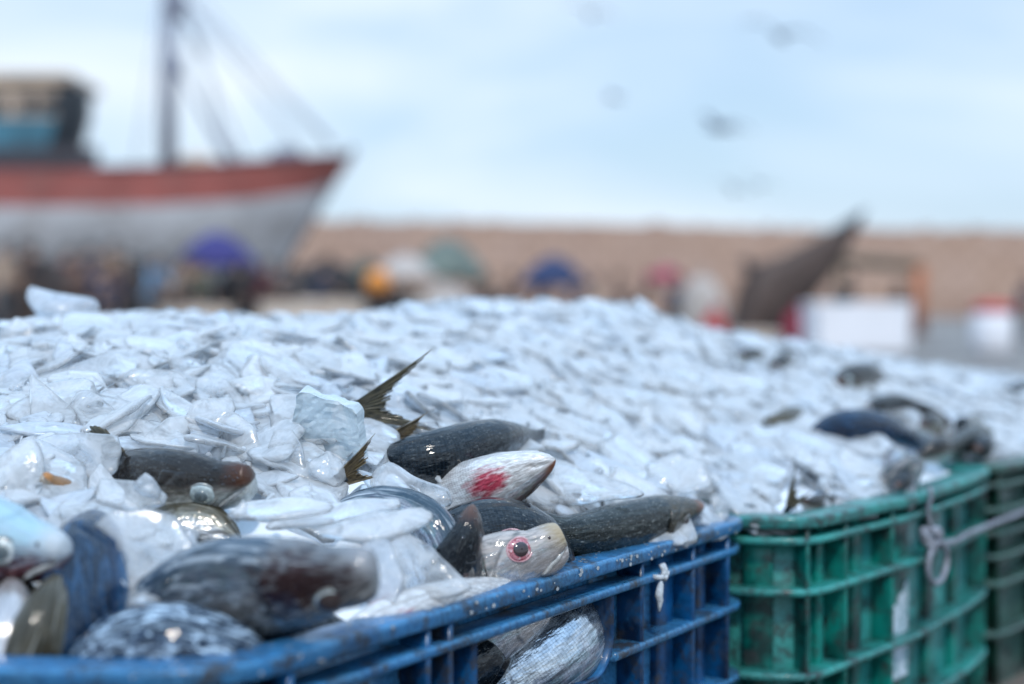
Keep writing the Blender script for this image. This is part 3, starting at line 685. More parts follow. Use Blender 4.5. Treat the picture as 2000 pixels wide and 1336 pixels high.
def crate(name, pts, mat, label, ribs, posts, cat='crate', opening=None, innerposts=(), group=None, rim_h=.012, depth_in=.028, zt=.30):
    path = Path(pts); root = empty(name, (path.p[len(path.p)//2].x, path.p[len(path.p)//2].y, 0), label, cat, group)
    wi = -depth_in
    mb = MB(); sweep(mb, path, rrect(wi-.004, 0, zt-rim_h, zt, .0035), wav=.0022, seed=3); mb.build('rim', mat, root, True)
    for z in ribs:
        mb = MB(); rr_s = rrect(wi, -.0015, z-.0038, z+.0038, .003)
        if opening and opening[2]-.004 < z < opening[3]:
            sweep(mb, path, rr_s, 0, opening[0]); sweep(mb, path, rr_s, opening[1], None)
        else: sweep(mb, path, rr_s, wav=.0014, seed=z*50)
        mb.build('horizontal_rib', mat, root, True)
    for q in posts:
        mb = MB(); post(mb, path, q, .0055, wi, -.0035, .012, zt-rim_h+.001); mb.build('upright_rib', mat, root, True)
    mb = MB()
    sec = lambda z0, z1: rrect(wi-.0035, wi+.0005, z0, z1, .0012, 1)
    if opening:
        a, b, z0, z1 = opening
        sweep(mb, path, sec(.004, zt-rim_h+.002), 0, a); sweep(mb, path, sec(.004, zt-rim_h+.002), b, path.L)
        sweep(mb, path, sec(.004, z0), a, b); sweep(mb, path, sec(z1, zt-rim_h+.002), a, b)
        # rounded corner gussets
        rr = .022
        for (qc, sg) in ((a, 1), (b, -1)):
            vs = [path.pt(qc, wi+.0003, z0), path.pt(qc, wi-.0033, z0)]; 
            for k in range(9):
                th = pi/2*k/8; q = qc+sg*rr*(1-sin(th)); z = z0+rr*(1-cos(th))
                vs += [path.pt(q, wi+.0003, z), path.pt(q, wi-.0033, z)]
            fs = []
            for k in range(8): fs += [(0, 2+2*k, 4+2*k), (1, 5+2*k, 3+2*k), (2+2*k, 3+2*k, 5+2*k, 4+2*k)]
            mb.add(vs, fs)
    else:
        sweep(mb, path, sec(.004, zt-rim_h+.002))
    for q, w in innerposts: post(mb, path, q, w, wi-.001, wi+.009, .006, zt-rim_h-.001, .003)
    mb.build('side_wall', mat, root, True)
    if opening:
        a, b, z0, z1 = opening; mb = MB(); rr = .03; loop = []
        for k in range(14): loop.append((a, z1+.004-(z1-z0-rr+.004)*k/13))
        for k in range(1, 9): th = pi/2*k/8; loop.append((a+rr*(1-cos(th)), z0+rr*(1-sin(th))))
        for k in range(1, 20): loop.append((a+rr+(b-a-2*rr)*k/20, z0))
        for k in range(0, 9): th = pi/2*k/8; loop.append((b-rr*(1-sin(th)), z0+rr*(1-cos(th))))
        for k in range(1, 14): loop.append((b, z0+rr+(z1-z0-rr+.004)*k/13))
        vs = []; T = .0025
        cx_, cz_ = (a+b)/2, (z0+z1)/2+.02
        for q, z in loop:
            dq, dz = q-cx_, z-cz_; l = sqrt(dq*dq+dz*dz); dq, dz = dq/l*T, dz/l*T
            for (o, e) in ((wi-.006, -1), (-.006, -1), (-.004, 0), (-.006, 1), (wi-.006, 1)): vs.append(path.pt(q+dq*e, o, z+dz*e))
        K = 5; n = len(loop)
        fs = [(i*K+k, (i+1)*K+k, (i+1)*K+(k+1)%K, i*K+(k+1)%K) for i in range(n-1) for k in range(K)]
        mb.add(vs, fs); mb.build('grip_frame', mat, root, True)
    # floor of the crate
    mb = MB(); ring = [path.pt(path.L*i/60, wi, .006) for i in range(61)]; lo = [v-Vector((0,0,.005)) for v in ring]
    mb.add(ring+lo, [tuple(range(61))]+[tuple(range(61, 122))[::-1]]+[(i, 61+i, 61+(i+1)%61, (i+1)%61) for i in range(61)])
    mb.build('crate_floor', mat, root)
    return root, path

blue_pts = [(.02,1.62),(.205,1.385),(.222,1.355),(.221,1.338),(.205,1.316),(.129,1.201),(.068,1.110),(0,1.006),(-.0345,.955),(-.066,.911),
            (-.0937,.868),(-.119,.830),(-.145,.797),(-.156,.787),(-.175,.779),(-.196,.777),(-.233,.780),(-.2817,.7825),(-.33,.79),(-.372,.815),(-.40,.86),(-.43,1.0)]
blue_pts = blue_pts[::-1]
bp = Path(blue_pts)
qa, qb = bp.near(-.019,.977), bp.near(.085,1.135)
blue_posts = [bp.near(*p) for p in ((.113,1.178),(.166,1.258),(.205,1.316),(-.05,.932),(-.2,.777),(-.27,.782),(-.125,.822))]
blue_posts += [bp.near(-.038,.950)]
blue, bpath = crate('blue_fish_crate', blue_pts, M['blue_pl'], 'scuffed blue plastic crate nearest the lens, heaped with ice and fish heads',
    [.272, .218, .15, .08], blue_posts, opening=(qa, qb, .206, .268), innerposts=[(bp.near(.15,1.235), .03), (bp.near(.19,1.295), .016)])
gdir = Vector((.584,.811)); gn = Vector((-.811,.584))
g_pts = [(.06,1.60),(.17,1.405),(.19,1.375),(.2108,1.362),(.24,1.352),(.2767,1.347),(.290,1.350),(.300,1.360),(.361,1.432),(.437,1.520),(.542,1.672),(.596,1.765),(.602,1.79),(.590,1.815),(.40,1.97)]
gp = Path(g_pts)
g_posts = [gp.near(*p) for p in ((.286,1.348),(.335,1.402),(.40,1.478),(.60,1.775))]
green, gpath = crate('green_fish_crate', g_pts, M['green_pl'], 'bright green plastic crate with a wire ring tied to its rim, beside the blue crate',
    [.276, .226, .145, .07], g_posts, innerposts=[(gp.near(.235,1.353), .034), (gp.near(.318,1.382), .012), (gp.near(.37,1.445), .02), (gp.near(.43,1.515), .05), (gp.near(.49,1.6), .024), (gp.near(.545,1.68), .024)])
off = Vector((.33,.46))
c_pts = [(a+off.x+.006, b+off.y-.004) for a, b in g_pts]
cpth = Path(c_pts)
dgreen, cpath = crate('dark_green_fish_crate', c_pts, M['dgreen_pl'], 'dark green plastic crate at the end of the row past the bright green one',
    [.272, .24, .21, .18, .145, .08], [cpth.near(c_pts[6][0], c_pts[6][1]), cpth.near(c_pts[8][0]+.02, c_pts[8][1]+.03), cpth.near(c_pts[9][0], c_pts[9][1])], group=None)

# worn white print on the green crate: a pale sticker remnant, thin real sheet on a wall post
q0 = gp.near(.43,1.515)
mb = MB(); sw = []
for i in range(9):
    q = q0-.022+.044*i/8; zt_ = .205-.03*(1-i/8)+.003*sin(i*2.1)
    sw += [gp.pt(q, -.0175, .10), gp.pt(q, -.0175, zt_), gp.pt(q, -.0185, zt_), gp.pt(q, -.0185, .10)]
mb.add(sw, [(i*4+k, i*4+4+k, i*4+4+(k+1)%4, i*4+(k+1)%4) for i in range(8) for k in range(4)]+[(0,1,2,3),(35,34,33,32)])
t = NT('worn_sticker'); pos = t.n('ShaderNodeNewGeometry').outputs['Position']
c = t.mix(t.mapr(t.noise(120, 4, .7, pos), .42, .6), (.16,.30,.34), (.62,.70,.80))
M['sticker'] = t.done(t.n('ShaderNodeBsdfPrincipled', {'Base Color': c, 'Roughness': .6}).outputs[0])
mb.build('sticker_remnant', M['sticker'], green)

# loose fish scales stuck on the blue rim and walls
M['scale'] = simple('loose_scale', (.55,.60,.64), .12, .5, 1)
mb = MB(); rsc = random.Random(12)
for k in range(150):
    q = rsc.uniform(.36, bp.L-.03); top = rsc.random() < .6
    if top: c_ = bp.pt(q, rsc.uniform(-.028, -.004), .3004); a_ = Vector((rsc.uniform(-1,1), rsc.uniform(-1,1), 0)).normalized(); b_ = Vector((-a_.y, a_.x, rsc.uniform(-.1,.1)))
    else: c_ = bp.pt(q, .0004, rsc.uniform(.2895, .299)); p0, n0 = bp.at(q); a_ = Vector((-n0.y, n0.x, 0)); b_ = Vector((0,0,1))
    r_ = rsc.uniform(.0008, .0022); nn_ = a_.cross(b_).normalized()
    ring = [c_+a_*(r_*cos(i*pi/4))+b_*(r_*.75*sin(i*pi/4)) for i in range(8)]
    mb.add(ring+[v+nn_*.0002 for v in ring], [tuple(range(8))[::-1], tuple(range(8, 16))]+[(i, (i+1)%8, 8+(i+1)%8, 8+i) for i in range(8)])
sc_o = mb.build('stuck_scales', M['scale'], blue)
sc_o['kind'] = 'stuff'

# wire ring and tie on green crate
M['wire'] = plain('grey_wire', (.26,.28,.33), .45, .2, .35, 60, .0008, (.10,.07,.06))
q1 = gp.near(.452,1.545)
wr_ = empty('wire_ring', gp.pt(q1, .004, .30), 'grey wire ring hanging by a knotted tie from the green crate rim', 'ring')
mb = MB()
mb.tube([gp.pt(q1-.006, .0025+.002*sin(k), .305-.045*k/8) for k in range(9)], [.004]*9, 8, flat=.6); mb.build('strap', M['wire'], wr_, True)
mb = MB()
for s_ in range(3):
    mb.tube([gp.pt(q1-.004+.016*cos(a+s_), .004+.006*sin(2*a+s_*2), .247+.012*sin(a+s_*.7)) for a in np.linspace(0, 6.2, 22)], .0038, 8)
mb.build('knot', M['wire'], wr_, True)
mb = MB(); mb.tube([gp.pt(q1+.004+.031*cos(a), .009, .222+.022*sin(a)) for a in np.linspace(0, 2*pi, 40)], .0034, 8); mb.build('ring_loop', M['wire'], wr_, True)
mb = MB(); mb.tube([gp.pt(q1+.02+(gp.L*0+.165)*k/12, .004, .236+.0015*sin(k)) for k in range(8)]+[cpth.pt(cpth.near(*c_pts[8])+.04*j, .004, .236) for j in range(4)], .0035, 8); mb.build('wire_tail', M['wire'], wr_, True)
# frayed tie on blue crate
M['tie'] = plain('frayed_tie', (.50,.54,.58), .6, 0, .3, 90, .0008, (.2,.2,.2))
q2 = bp.near(.118,1.185)
tie = empty('plastic_tie', bp.pt(q2, 0, .29), 'frayed whitish plastic tie knotted round the blue crate rib under its rim', 'tie')
mb = MB()
for dz in (0, .0035): mb.tube([bp.pt(q2+.011+dz, .0005+.003*sin(a), .283-.012*k/6) for k, a in enumerate(np.linspace(0, 3.1, 7))], .0022, 6)
mb.tube([bp.pt(q2+.008+.005*cos(a), .004*sin(a)-.001, .271+.0025*sin(a*.5)) for a in np.linspace(0, 6.2, 14)], .0022, 6)
mb.build('loop', M['tie'], tie, True)
mb = MB(); mb.tube([bp.pt(q2+.006-.012*k/7*(1 if k < 5 else .6), .004+.002*k/7, .270-.002*k-.0002*k*k) for k in range(8)], [.001,.0025,.003,.0035,.0035,.003,.002,.0008], 6); mb.build('loose_end', M['tie'], tie, True)
mb = MB(); mb.tube([bp.pt(q2+.012+.01*k/5, .003, .271+.001*k) for k in range(6)], [.003,.003,.0025,.002,.0015,.0005], 6); mb.build('short_end', M['tie'], tie, True)

# ------------------------------------------------------------------ heap polygon
def inset(path, q0, q1, o, n): return [(lambda v: (v.x, v.y))(path.pt(q0+(q1-q0)*i/n, o, 0)) for i in range(n+1)]
poly = inset(bpath, .05, bpath.L-.26, -.030, 60)+inset(gpath, .23, gpath.L-.21, -.030, 50)+inset(cpath, .25, cpath.L-.21, -.030, 40)+[(1.15,2.5),(1.35,3.1),(.9,3.5),(-1.0,3.3),(-1.5,2.6),(-1.45,1.2),(-.9,.85),(-.46,.88)]
PX = np.array([p[0] for p in poly]); PY = np.array([p[1] for p in poly])
def inside(x, y):
    x = np.asarray(x); y = np.asarray(y); r = np.zeros(x.shape, bool); j = len(poly)-1
    for i in range(len(poly)):
        c = ((PY[i] > y) != (PY[j] > y)) & (x < (PX[j]-PX[i])*(y-PY[i])/(PY[j]-PY[i]+1e-12)+PX[i]); r ^= c; j = i
    return r
# hollows where fish lie (px, py, radius m, depth m)
hollows = [(90,1180,.09,.09),(250,1230,.09,.09),(450,1240,.09,.08),(600,1210,.08,.06),(380,960,.05,.02),(900,1090,.08,.05),(1010,1080,.07,.05),(1120,1060,.08,.05),(1250,1030,.07,.03),
           (840,890,.04,.02),(400,1040,.05,.04),(180,1110,.05,.05),(1000,960,.04,.02),(1700,840,.07,.02),(1850,870,.08,.02)]
HC = [(S(a, b), r, h) for a, b, r, h in hollows]
def Hd(x, y):
    z = H0(x, y)
    for c, r, h in HC: z = z-h*np.exp(-((x-c.x)**2+(y-c.y)**2)/(2*(r*.55)**2))
    return z

# ------------------------------------------------------------------ fish
TOP = [(0,.05),(.01,.16),(.03,.29),(.06,.42),(.11,.60),(.17,.76),(.24,.88),(.34,.97),(.46,1),(.6,.9),(.74,.66),(.86,.38),(.94,.22),(1,.24)]
BOT = [(0,.05),(.01,.20),(.03,.36),(.06,.50),(.11,.68),(.17,.84),(.24,.96),(.34,1.06),(.46,1.06),(.6,.92),(.74,.62),(.86,.34),(.94,.22),(1,.24)]
WID = [(0,.05),(.01,.20),(.03,.36),(.06,.52),(.11,.74),(.17,.92),(.24,1),(.34,1.05),(.46,1.02),(.6,.85),(.74,.58),(.86,.3),(.94,.16),(1,.10)]
def catmull(pts, t):
    n = len(pts)-1; s = min(n-1e-6, max(0, t))*1.0; i = int(s); f = s-i
    p0 = pts[max(0, i-1)]; p1 = pts[i]; p2 = pts[i+1]; p3 = pts[min(n, i+2)]
    if i == 0: p0 = p1*2-p2
    if i+2 > n: p3 = p2*2-p1
    return .5*((2*p1)+(p2-p0)*f+(2*p0-5*p1+4*p2-p3)*f*f+(3*p1-p0-3*p2+p3)*f**3)
def mat_jaw(m): return M['jaw_pale'] if m.name in ('fish_skin_silver_belly', 'fish_skin_pale_blue', 'fish_skin_brown_back', 'fish_skin_white_gill') else M['jaw_dark']
M['jaw_pale'] = simple('jaw_pale', (.46,.46,.45), .15, .2, 1); M['jaw_dark'] = simple('jaw_dark', (.09,.085,.085), .15, .1, 1)
FISH = []   # for flake exclusion
def fish(spine, dors, mat, label, L=.27, Hh=.062, Wd=.62, eye=None, eye_u=.105, eye_a=58, eye_r=.0095, iris='iris_silver', pupil='pupil_grey', pup=.5,
         tail=None, fins=True, jaw=.0, name='dead_fish', blunt=0.0, lid='lid', open_mouth=0.0, seed=0, eyes=True, cat='fish', group='fish lying in the ice', gap_t=0, twist=0.0, gillc=False):
    pts = [Vector(p) for p in spine]
    # sample arc
    smp = []; N = 200
    for i in range(N+1): smp.append(catmull(pts, (len(pts)-1)*i/N))
    d = [0]
    for i in range(1, len(smp)): d.append(d[-1]+(smp[i]-smp[i-1]).length)
    while d[-1] < L:
        smp.append(smp[-1]+(smp[-1]-smp[-6]).normalized()*.01); d.append(d[-1]+.01)
    def at(s):
        k = 1
        lo, hi = 0, len(d)-1
        while hi-lo > 1:
            m = (lo+hi)//2
            if d[m] <= s: lo = m
            else: hi = m
        t = (s-d[lo])/max(1e-9, d[hi]-d[lo]); return smp[lo].lerp(smp[hi], min(1, max(0, t)))
    D0 = Vector(dors).normalized()
    NR, NS = 110, 48; ring_u = [ (i/NR)**1.35 for i in range(NR+1)]
    frames = []
    for u in ring_u:
        p = at(u*L); t = (at(min(L, u*L+.008))-at(max(0, u*L-.008))).normalized()
        D = Matrix.Rotation(twist*u, 3, t) @ D0
        z = (D-t*D.dot(t)).normalized(); y = z.cross(t)
        frames.append((p, t, z, y))
    hh = Hh/2; rs = random.Random(seed+5)
    def surf(u, a):
        # a: angle from the back, 0..360
        i = min(NR-1, max(0, int((u**(1/1.35))*NR))); f = (u**(1/1.35))*NR-i
        p = frames[i][0].lerp(frames[i+1][0], f); z = frames[i][2].lerp(frames[i+1][2], f).normalized(); y = frames[i][3].lerp(frames[i+1][3], f).normalized()
        t = frames[i][1]
        c, s = cos(a), sin(a)
        up = lerp_tab(TOP, u); lo = lerp_tab(BOT, u); w = lerp_tab(WID, u)*Wd
        if blunt: 
            k = max(0, 1-u/.10); up += blunt*k*(.36); lo += blunt*k*.30; w += blunt*k*.26
            if u < .006: up *= u/.006*.6+.4; lo *= u/.006*.6+.4; w *= u/.006*.6+.4
        h = up if c > 0 else lo
        v = .5+.5*c
        e = .85 if c < 0 else .95
        oz = h*hh*(abs(c)**1.0)*(1 if c > 0 else -1); oy = w*hh*(abs(s)**e)*(1 if s > 0 else -1)
        g = 1.0
        # gill cover edge, cheek plate, mouth slit
        ue = .232-.35*(v-.45)**2
        if .1 < v < .9:
            wgt = min(1, (v-.1)/.15, (.9-v)/.15)
            if u < ue: g += .085*wgt*max(0, 1-(ue-u)/.09)
            elif u < ue+.012: g -= .035*wgt
            uc = .16-.25*(v-.4)**2
            g += .02*wgt*math.exp(-((u-uc)/.006)**2)-.02*wgt*math.exp(-((u-uc-.012)/.007)**2)
        vm = .44-u*2.6
        if u < .085: g -= .34*math.exp(-((v-vm)/.035)**2)*min(1, u/.01)*min(1, (.085-u)/.02)
        g += .012*mnoise.noise(Vector((u*22, a*1.5, seed*3.1)))+.010*mnoise.noise(Vector((u*60, a*4, seed*1.1)))*(1 if u < .25 else .35)
        return p+(z*oz+y*oy)*g, t, z, y
    vs = []; uvb = []; uvw = []
    for u in ring_u:
        for k in range(NS):
            a = 2*pi*k/NS; p, *_ = surf(u, a); vs.append(p)
            uvb.append((u, .5+.5*cos(a))); uvw.append((u, min(a, 2*pi-a)/pi*1.0+(0 if a < pi else 2.0)))
    fs = [(i*NS+k, i*NS+(k+1)%NS, (i+1)*NS+(k+1)%NS, (i+1)*NS+k) for i in range(NR) for k in range(NS)]
    fs += [tuple(range(NS))[::-1], tuple(range(NR*NS, (NR+1)*NS))]
    root = empty(name, at(L*.3), label, cat, group)
    b = raw('body', vs, fs, mat, root, True, {'body': uvb, 'wrap': uvw})
    # eyes
    if eyes:
        for sg in (1, -1):
            a = R(eye_a)*sg; p, t, z, y = surf(eye_u, a)
            p1, *_ = surf(eye_u+.01, a); p2, *_ = surf(eye_u, a+.1)
            n = (p1-p).cross(p2-p).normalized()
            if n.dot(p-frames[int((eye_u**(1/1.35))*NR)][0]) < 0: n = -n
            ax = (p1-p).normalized(); bx = n.cross(ax)
            def dome(r, hgt, off, ecc=1.0, n1=8, n2=28, r0=0):
                V = []; F = []
                for i in range(n1+1):
                    q = r0+(1-r0)*i/n1
                    for k in range(n2):
                        th = 2*pi*k/n2; V.append(p+ax*(r*q*cos(th)*1.12)+bx*(r*q*sin(th)*ecc)+n*(off+hgt*sqrt(max(0, 1-q*q))))
                F = [(i*n2+k, i*n2+(k+1)%n2, (i+1)*n2+(k+1)%n2, (i+1)*n2+k) for i in range(n1) for k in range(n2)]
                V.append(p+n*(off+hgt)); c0 = len(V)-1
                if r0 == 0: F += [(c0, (k+1)%n2, k) for k in range(n2)]
                return V, F
            V, F = dome(eye_r, eye_r*.34, -.0006); eo = raw('eye', V, F, M[iris], root)
            V, F = dome(eye_r*pup, eye_r*.20, eye_r*.34*sqrt(1-pup**2)-.0004); raw('pupil', V, F, M[pupil], eo)
            mb = MB(); mb.tube([p+ax*(eye_r*1.12*cos(th)*1.06)+bx*(eye_r*1.02*sin(th))-n*(.0003+.0006*abs(cos(th))) for th in np.linspace(0, 2*pi, 33)], [eye_r*(.085+.03*sin(3*th+1)) for th in np.linspace(0, 2*pi, 33)], 8, caps=False)
            mb.build('eye_rim', M[lid], eo, True)
    # nostril + jaw plate
    if jaw:
        mb = MB(); pl = []
        for k in range(12):
            a = R(60+190*(k/11)); p, t, z, y = surf(.004+.012*sin(pi*k/11), R(105-0*k)+R(150)*k/11); pl.append(p-t*.0015)
        mb.tube(pl, [.0012+.0018*sin(pi*k/11)*jaw for k in range(12)], 8); mb.build('jaw', M['gum'], root, True)
    if eyes or gillc:
        for sg in (1, -1):
            nu, na = 12, 18; V = []; uvq = []; uvr = []
            for lay in (1, 0):
                for i in range(nu+1):
                    for j in range(na+1):
                        q = j/na; a = R(46+96*q); ue = .226+.026*sin(pi*min(1, max(0, q*1.05)))-.02*q; u = .158+(ue-.158)*i/nu
                        pp, t_, z_, y_ = surf(u, a*sg); o_ = (z_*cos(a)+y_*sin(a)*sg).normalized()
                        edge_ = min(1, min(i/nu*3, 1)*1.0); off_ = (.0004+.0020*(i/nu)**1.5*sin(pi*(q*.9+.05)))
                        V.append(pp+o_*(off_*1.0+.0003*sin(j*1.9)*(i/nu) if lay else off_*.3-.0008)); uvq.append((min(.212, u), .5+.5*cos(a))); uvr.append((u*1.0, a/pi+(0 if sg > 0 else 2.0)))
            m_ = (nu+1)*(na+1); F = []
            for i in range(nu):
                for j in range(na):
                    k = i*(na+1)+j; F += [(k, k+1, k+na+2, k+na+1), (m_+k, m_+k+na+1, m_+k+na+2, m_+k+1)]
            for j in range(na): k = nu*(na+1)+j; F.append((k, k+1, m_+k+1, m_+k)); F.append((j+1, j, m_+j, m_+j+1))
            for i in range(nu): k = i*(na+1); F.append((k, k+na+1, m_+k+na+1, m_+k)); k += na; F.append((k+na+1, k, m_+k, m_+k+na+1))
            raw('gill_cover', V, F, mat, root, True, {'body': uvq, 'wrap': uvr})
            mb = MB(); pl = []
            for k in range(12):
                q = k/11; pl.append(surf(.010+.088*q, R(98+34*q**.8)*sg)[0])
            mb.tube(pl, [Hh*(.018+.030*sin(pi*min(1, k/11*.9+.08))) for k in range(12)], 8, flat=.8); mb.build('jaw_plate', mat_jaw(mat), root, True)
            p, t_, z_, y_ = surf(.052, R(52)*sg); mb = MB(); mb.ball(p-(z_*cos(R(52))+y_*sg*sin(R(52)))*.0004, Hh*.020, 6); mb.build('nostril', M['pupil_dark'], root, True)
    # tail fin
    if tail: tail_fin(root, frames[-1][0], frames[-1][1], frames[-1][2], M[tail], seed)
    if fins:
        p, t, z, y = surf(.47, 0); fin_fan(root, 'dorsal_fin', [surf(.40+.16*i/8, 0)[0] for i in range(9)], z, t, .42*Hh, M[tail or 'fin'], lambda q: .35+.65*max(0, 1-abs(q-.25)*1.3), seed)
        for sg in (1, -1):
            base = [surf(.245+.004*i, R(122)*sg)[0] for i in range(5)]; p, t, z, y = surf(.25, R(122)*sg)
            fin_fan(root, 'pectoral_fin', base, (y*sg*.25-z*.35).normalized(), t*2.2, .62*Hh, M[tail or 'fin'], lambda q: .55+.45*(1-q), seed+sg)
    FISH.append([at(L*k/10) for k in range(11)]); globals()['last_fish'] = (root, surf)
    return root, surf
def fin_fan(root, name, base, up, lean, h, mat, prof, seed):
    n = 26; rows = 7; V = []; uv = []; rs = random.Random(seed)
    rag = [1-.12*rs.random() for _ in range(n)]
    K = len(base)-1
    for side in (0, 1):
        nrm = up.cross(Vector(lean)).normalized()*(.0003 if side else -.0003)
        for i in range(n):
            q = i/(n-1); f = q*K; j = min(K-1, int(f)); b = base[j].lerp(base[j+1], f-j)
            for r in range(rows):
                s = r/(rows-1); V.append(b+(up*(h*prof(q)*s)+Vector(lean)*(h*prof(q)*s*.6))*rag[i]+nrm*(1-s*.8)+nrm.normalized()*.0004*(i % 2)); uv.append((s, q))
    F = []
    o = n*rows
    for i in range(n-1):
        for r in range(rows-1):
            a = i*rows+r; F.append((a, a+rows, a+rows+1, a+1)); F.append((o+a, o+a+1, o+a+rows+1, o+a+rows))
    for i in range(n-1): a = i*rows+rows-1; F.append((a, a+rows, o+a+rows, o+a))
    for r in range(rows-1): F.append((r, r+1, o+r+1, o+r)); a = (n-1)*rows+r; F.append((a, o+a, o+a+1, a+1))
    return raw(name, V, F, mat, root, True, {'body': uv, 'wrap': uv})
def tail_fin(root, p, t, z, mat, seed, lu=.077, ll=.070, spread=22, mid=.42, curl=0.0, name='tail_fin', y=None, wroot=.006):
    """forked tail: rays fanned from the stalk between two long lobes, ragged at the end"""
    rs = random.Random(seed*7+1); yv = z.cross(t); n = 84; rows = 16; V = []; uv = []; rag = [rs.random() for _ in range(n)]
    for side in (0, 1):
        for i in range(n):
            q = i/(n-1)*2-1; aq = abs(q); L_ = lu if q > 0 else ll
            ln = L_*(mid+(1-mid)*aq**2.2)
            ln *= 1-(.22*rag[i//3]+.05*rag[i])*(1-aq)**.25*(1 if aq < .97 else 0)
            ang = R(spread)*(abs(q)**.8)*(1 if q > 0 else -1)
            for r in range(rows):
                s = r/(rows-1); bend = ang*(1.15-.15*s)+(-.04*s*s if q < 0 else .05*s*s)
                dd = t*cos(bend)+z*sin(bend)
                th = (.0008*(1-s)+.0002)*(1+1.6*max(0, (aq-.86)/.14)*(1-.6*s))+.00022*(i % 2)
                V.append(p+z*(q*wroot)+dd*(ln*s)+yv*((th if side else -th)+curl*ln*s*s+.0022*sin(i*.9+s*2)*s*(1-aq)+.0008*rag[i]*s)); uv.append((s, q*.5+.5))
    o = n*rows; F = []
    gap = lambda i, r: (i//3 != (i+1)//3) and r > rows-2-int(5*rag[(i//3)*2 % n])
    for i in range(n-1):
        for r in range(rows-1):
            if gap(i, r): continue
            a = i*rows+r; F.append((a, a+rows, a+rows+1, a+1)); F.append((o+a, o+a+1, o+a+rows+1, o+a+rows))
        if not gap(i, rows-2): a = i*rows+rows-1; F.append((a, a+rows, o+a+rows, o+a))
    for r in range(rows-1): F.append((r, r+1, o+r+1, o+r)); a = (n-1)*rows+r; F.append((a, o+a, o+a+1, a+1))
    return raw(name, V, F, mat, root, True, {'body': uv, 'wrap': uv})

UPv = Vector((0,0,1)); RT = Vector((1,0,0)); TW = Vector((0,-1,0))
def dv(r, u, t): return RT*r+UPv*u+TW*t
MF = {
 'brown': fish_mat('fish_skin_brown_back', (.014,.010,.008), (.030,.024,.018), (.24,.22,.19), (.66,.70,.68), snout=(.06,.022,.010), glint=.12, split=.66, iri=.03, metal=.35, mottled=.25),
 'green': fish_mat('fish_skin_dark_green', (.006,.009,.008), (.016,.022,.018), (.10,.11,.10), (.40,.42,.41), snout=(.22,.085,.05), headcol=(.07,.06,.045), split=.26, iri=0, metal=.25, mottled=.4, scale_b=1.2, ls=.45, lcol=(.07,.085,.08), lsx=(5,9), glint=.55),
 'silver': fish_mat('fish_skin_silver_belly', (.04,.06,.07), (.12,.15,.16), (.50,.57,.64), (.66,.66,.70), snout=(.36,.29,.19), split=.74, iri=.45, metal=.7, mottled=.35, headcol=(.50,.46,.44), ls=.5, lcol=(.80,.70,.68), lsx=(9,7)),
 'gills': fish_mat('fish_skin_white_gill', (.06,.03,.02), (.20,.10,.07), (.66,.70,.72), (.80,.82,.83), snout=(.20,.075,.04), red=(.30,.035,.06), redpos=(.20,.26), redr=.06, split=.74, iri=.35, metal=.2, mottled=.2),
 'blue': fish_mat('fish_skin_deep_blue', (.002,.010,.028), (.003,.028,.085), (.03,.15,.34), (.35,.52,.70), split=.30, iri=0, metal=.3, mottled=.15, ls=.35, lcol=(.04,.16,.36), lsx=(6,9)),
 'black': fish_mat('fish_skin_near_black', (.004,.007,.011), (.008,.013,.020), (.05,.08,.11), (.40,.44,.48), split=.26, iri=0, metal=.25, mottled=.15, glint=.25, snout=(.10,.05,.035)),
 'stripe': fish_mat('fish_skin_silver_blue', (.03,.06,.09), (.06,.10,.15), (.36,.46,.58), (.70,.78,.86), ls=.6, lcol=(.72,.80,.88), split=.74, iri=.35, metal=.9, mottled=.2),
 'tan': fish_mat('fish_skin_olive_tan', (.04,.035,.022), (.12,.10,.06), (.30,.29,.24), (.55,.58,.62), split=.6, iri=.05, metal=.35, ls=.6, lcol=(.34,.34,.30)),
 'spark': fish_mat('fish_skin_painted_sparkle', (.004,.012,.03), (.01,.06,.17), (.40,.60,.82), (.9,.92,.95), split=.62, iri=.2, metal=.6, scale_b=1.4, rough=.12, ls=1.0, lcol=(.60,.78,.95), lsx=(17,15)),  # sparkle painted in as blue and white streak colour
 'pale': fish_mat('fish_skin_pale_blue', (.30,.52,.62), (.40,.62,.72), (.62,.72,.78), (.30,.20,.20), snout=(.45,.50,.54), red=(.06,.010,.016), redpos=(.09,.14), redr=.15, split=.80, iri=.45, metal=.45, headcol=(.36,.52,.62), ls=.7, lcol=(.30,.16,.24), lsx=(2.5,8)),
 'bloody': fish_mat('fish_skin_grey_bloodied', (.07,.11,.16), (.035,.05,.07), (.10,.13,.16), (.34,.32,.30), snout=(.24,.25,.27), red=(.014,.002,.003), redpos=(.15,.60), redr=.125, split=.8, iri=.1, metal=.6, ls=.8, lcol=(.55,.62,.68), lsx=(5,8), mottled=.5, headcol=(.20,.21,.22)),
}
d1 = SD(400,945)
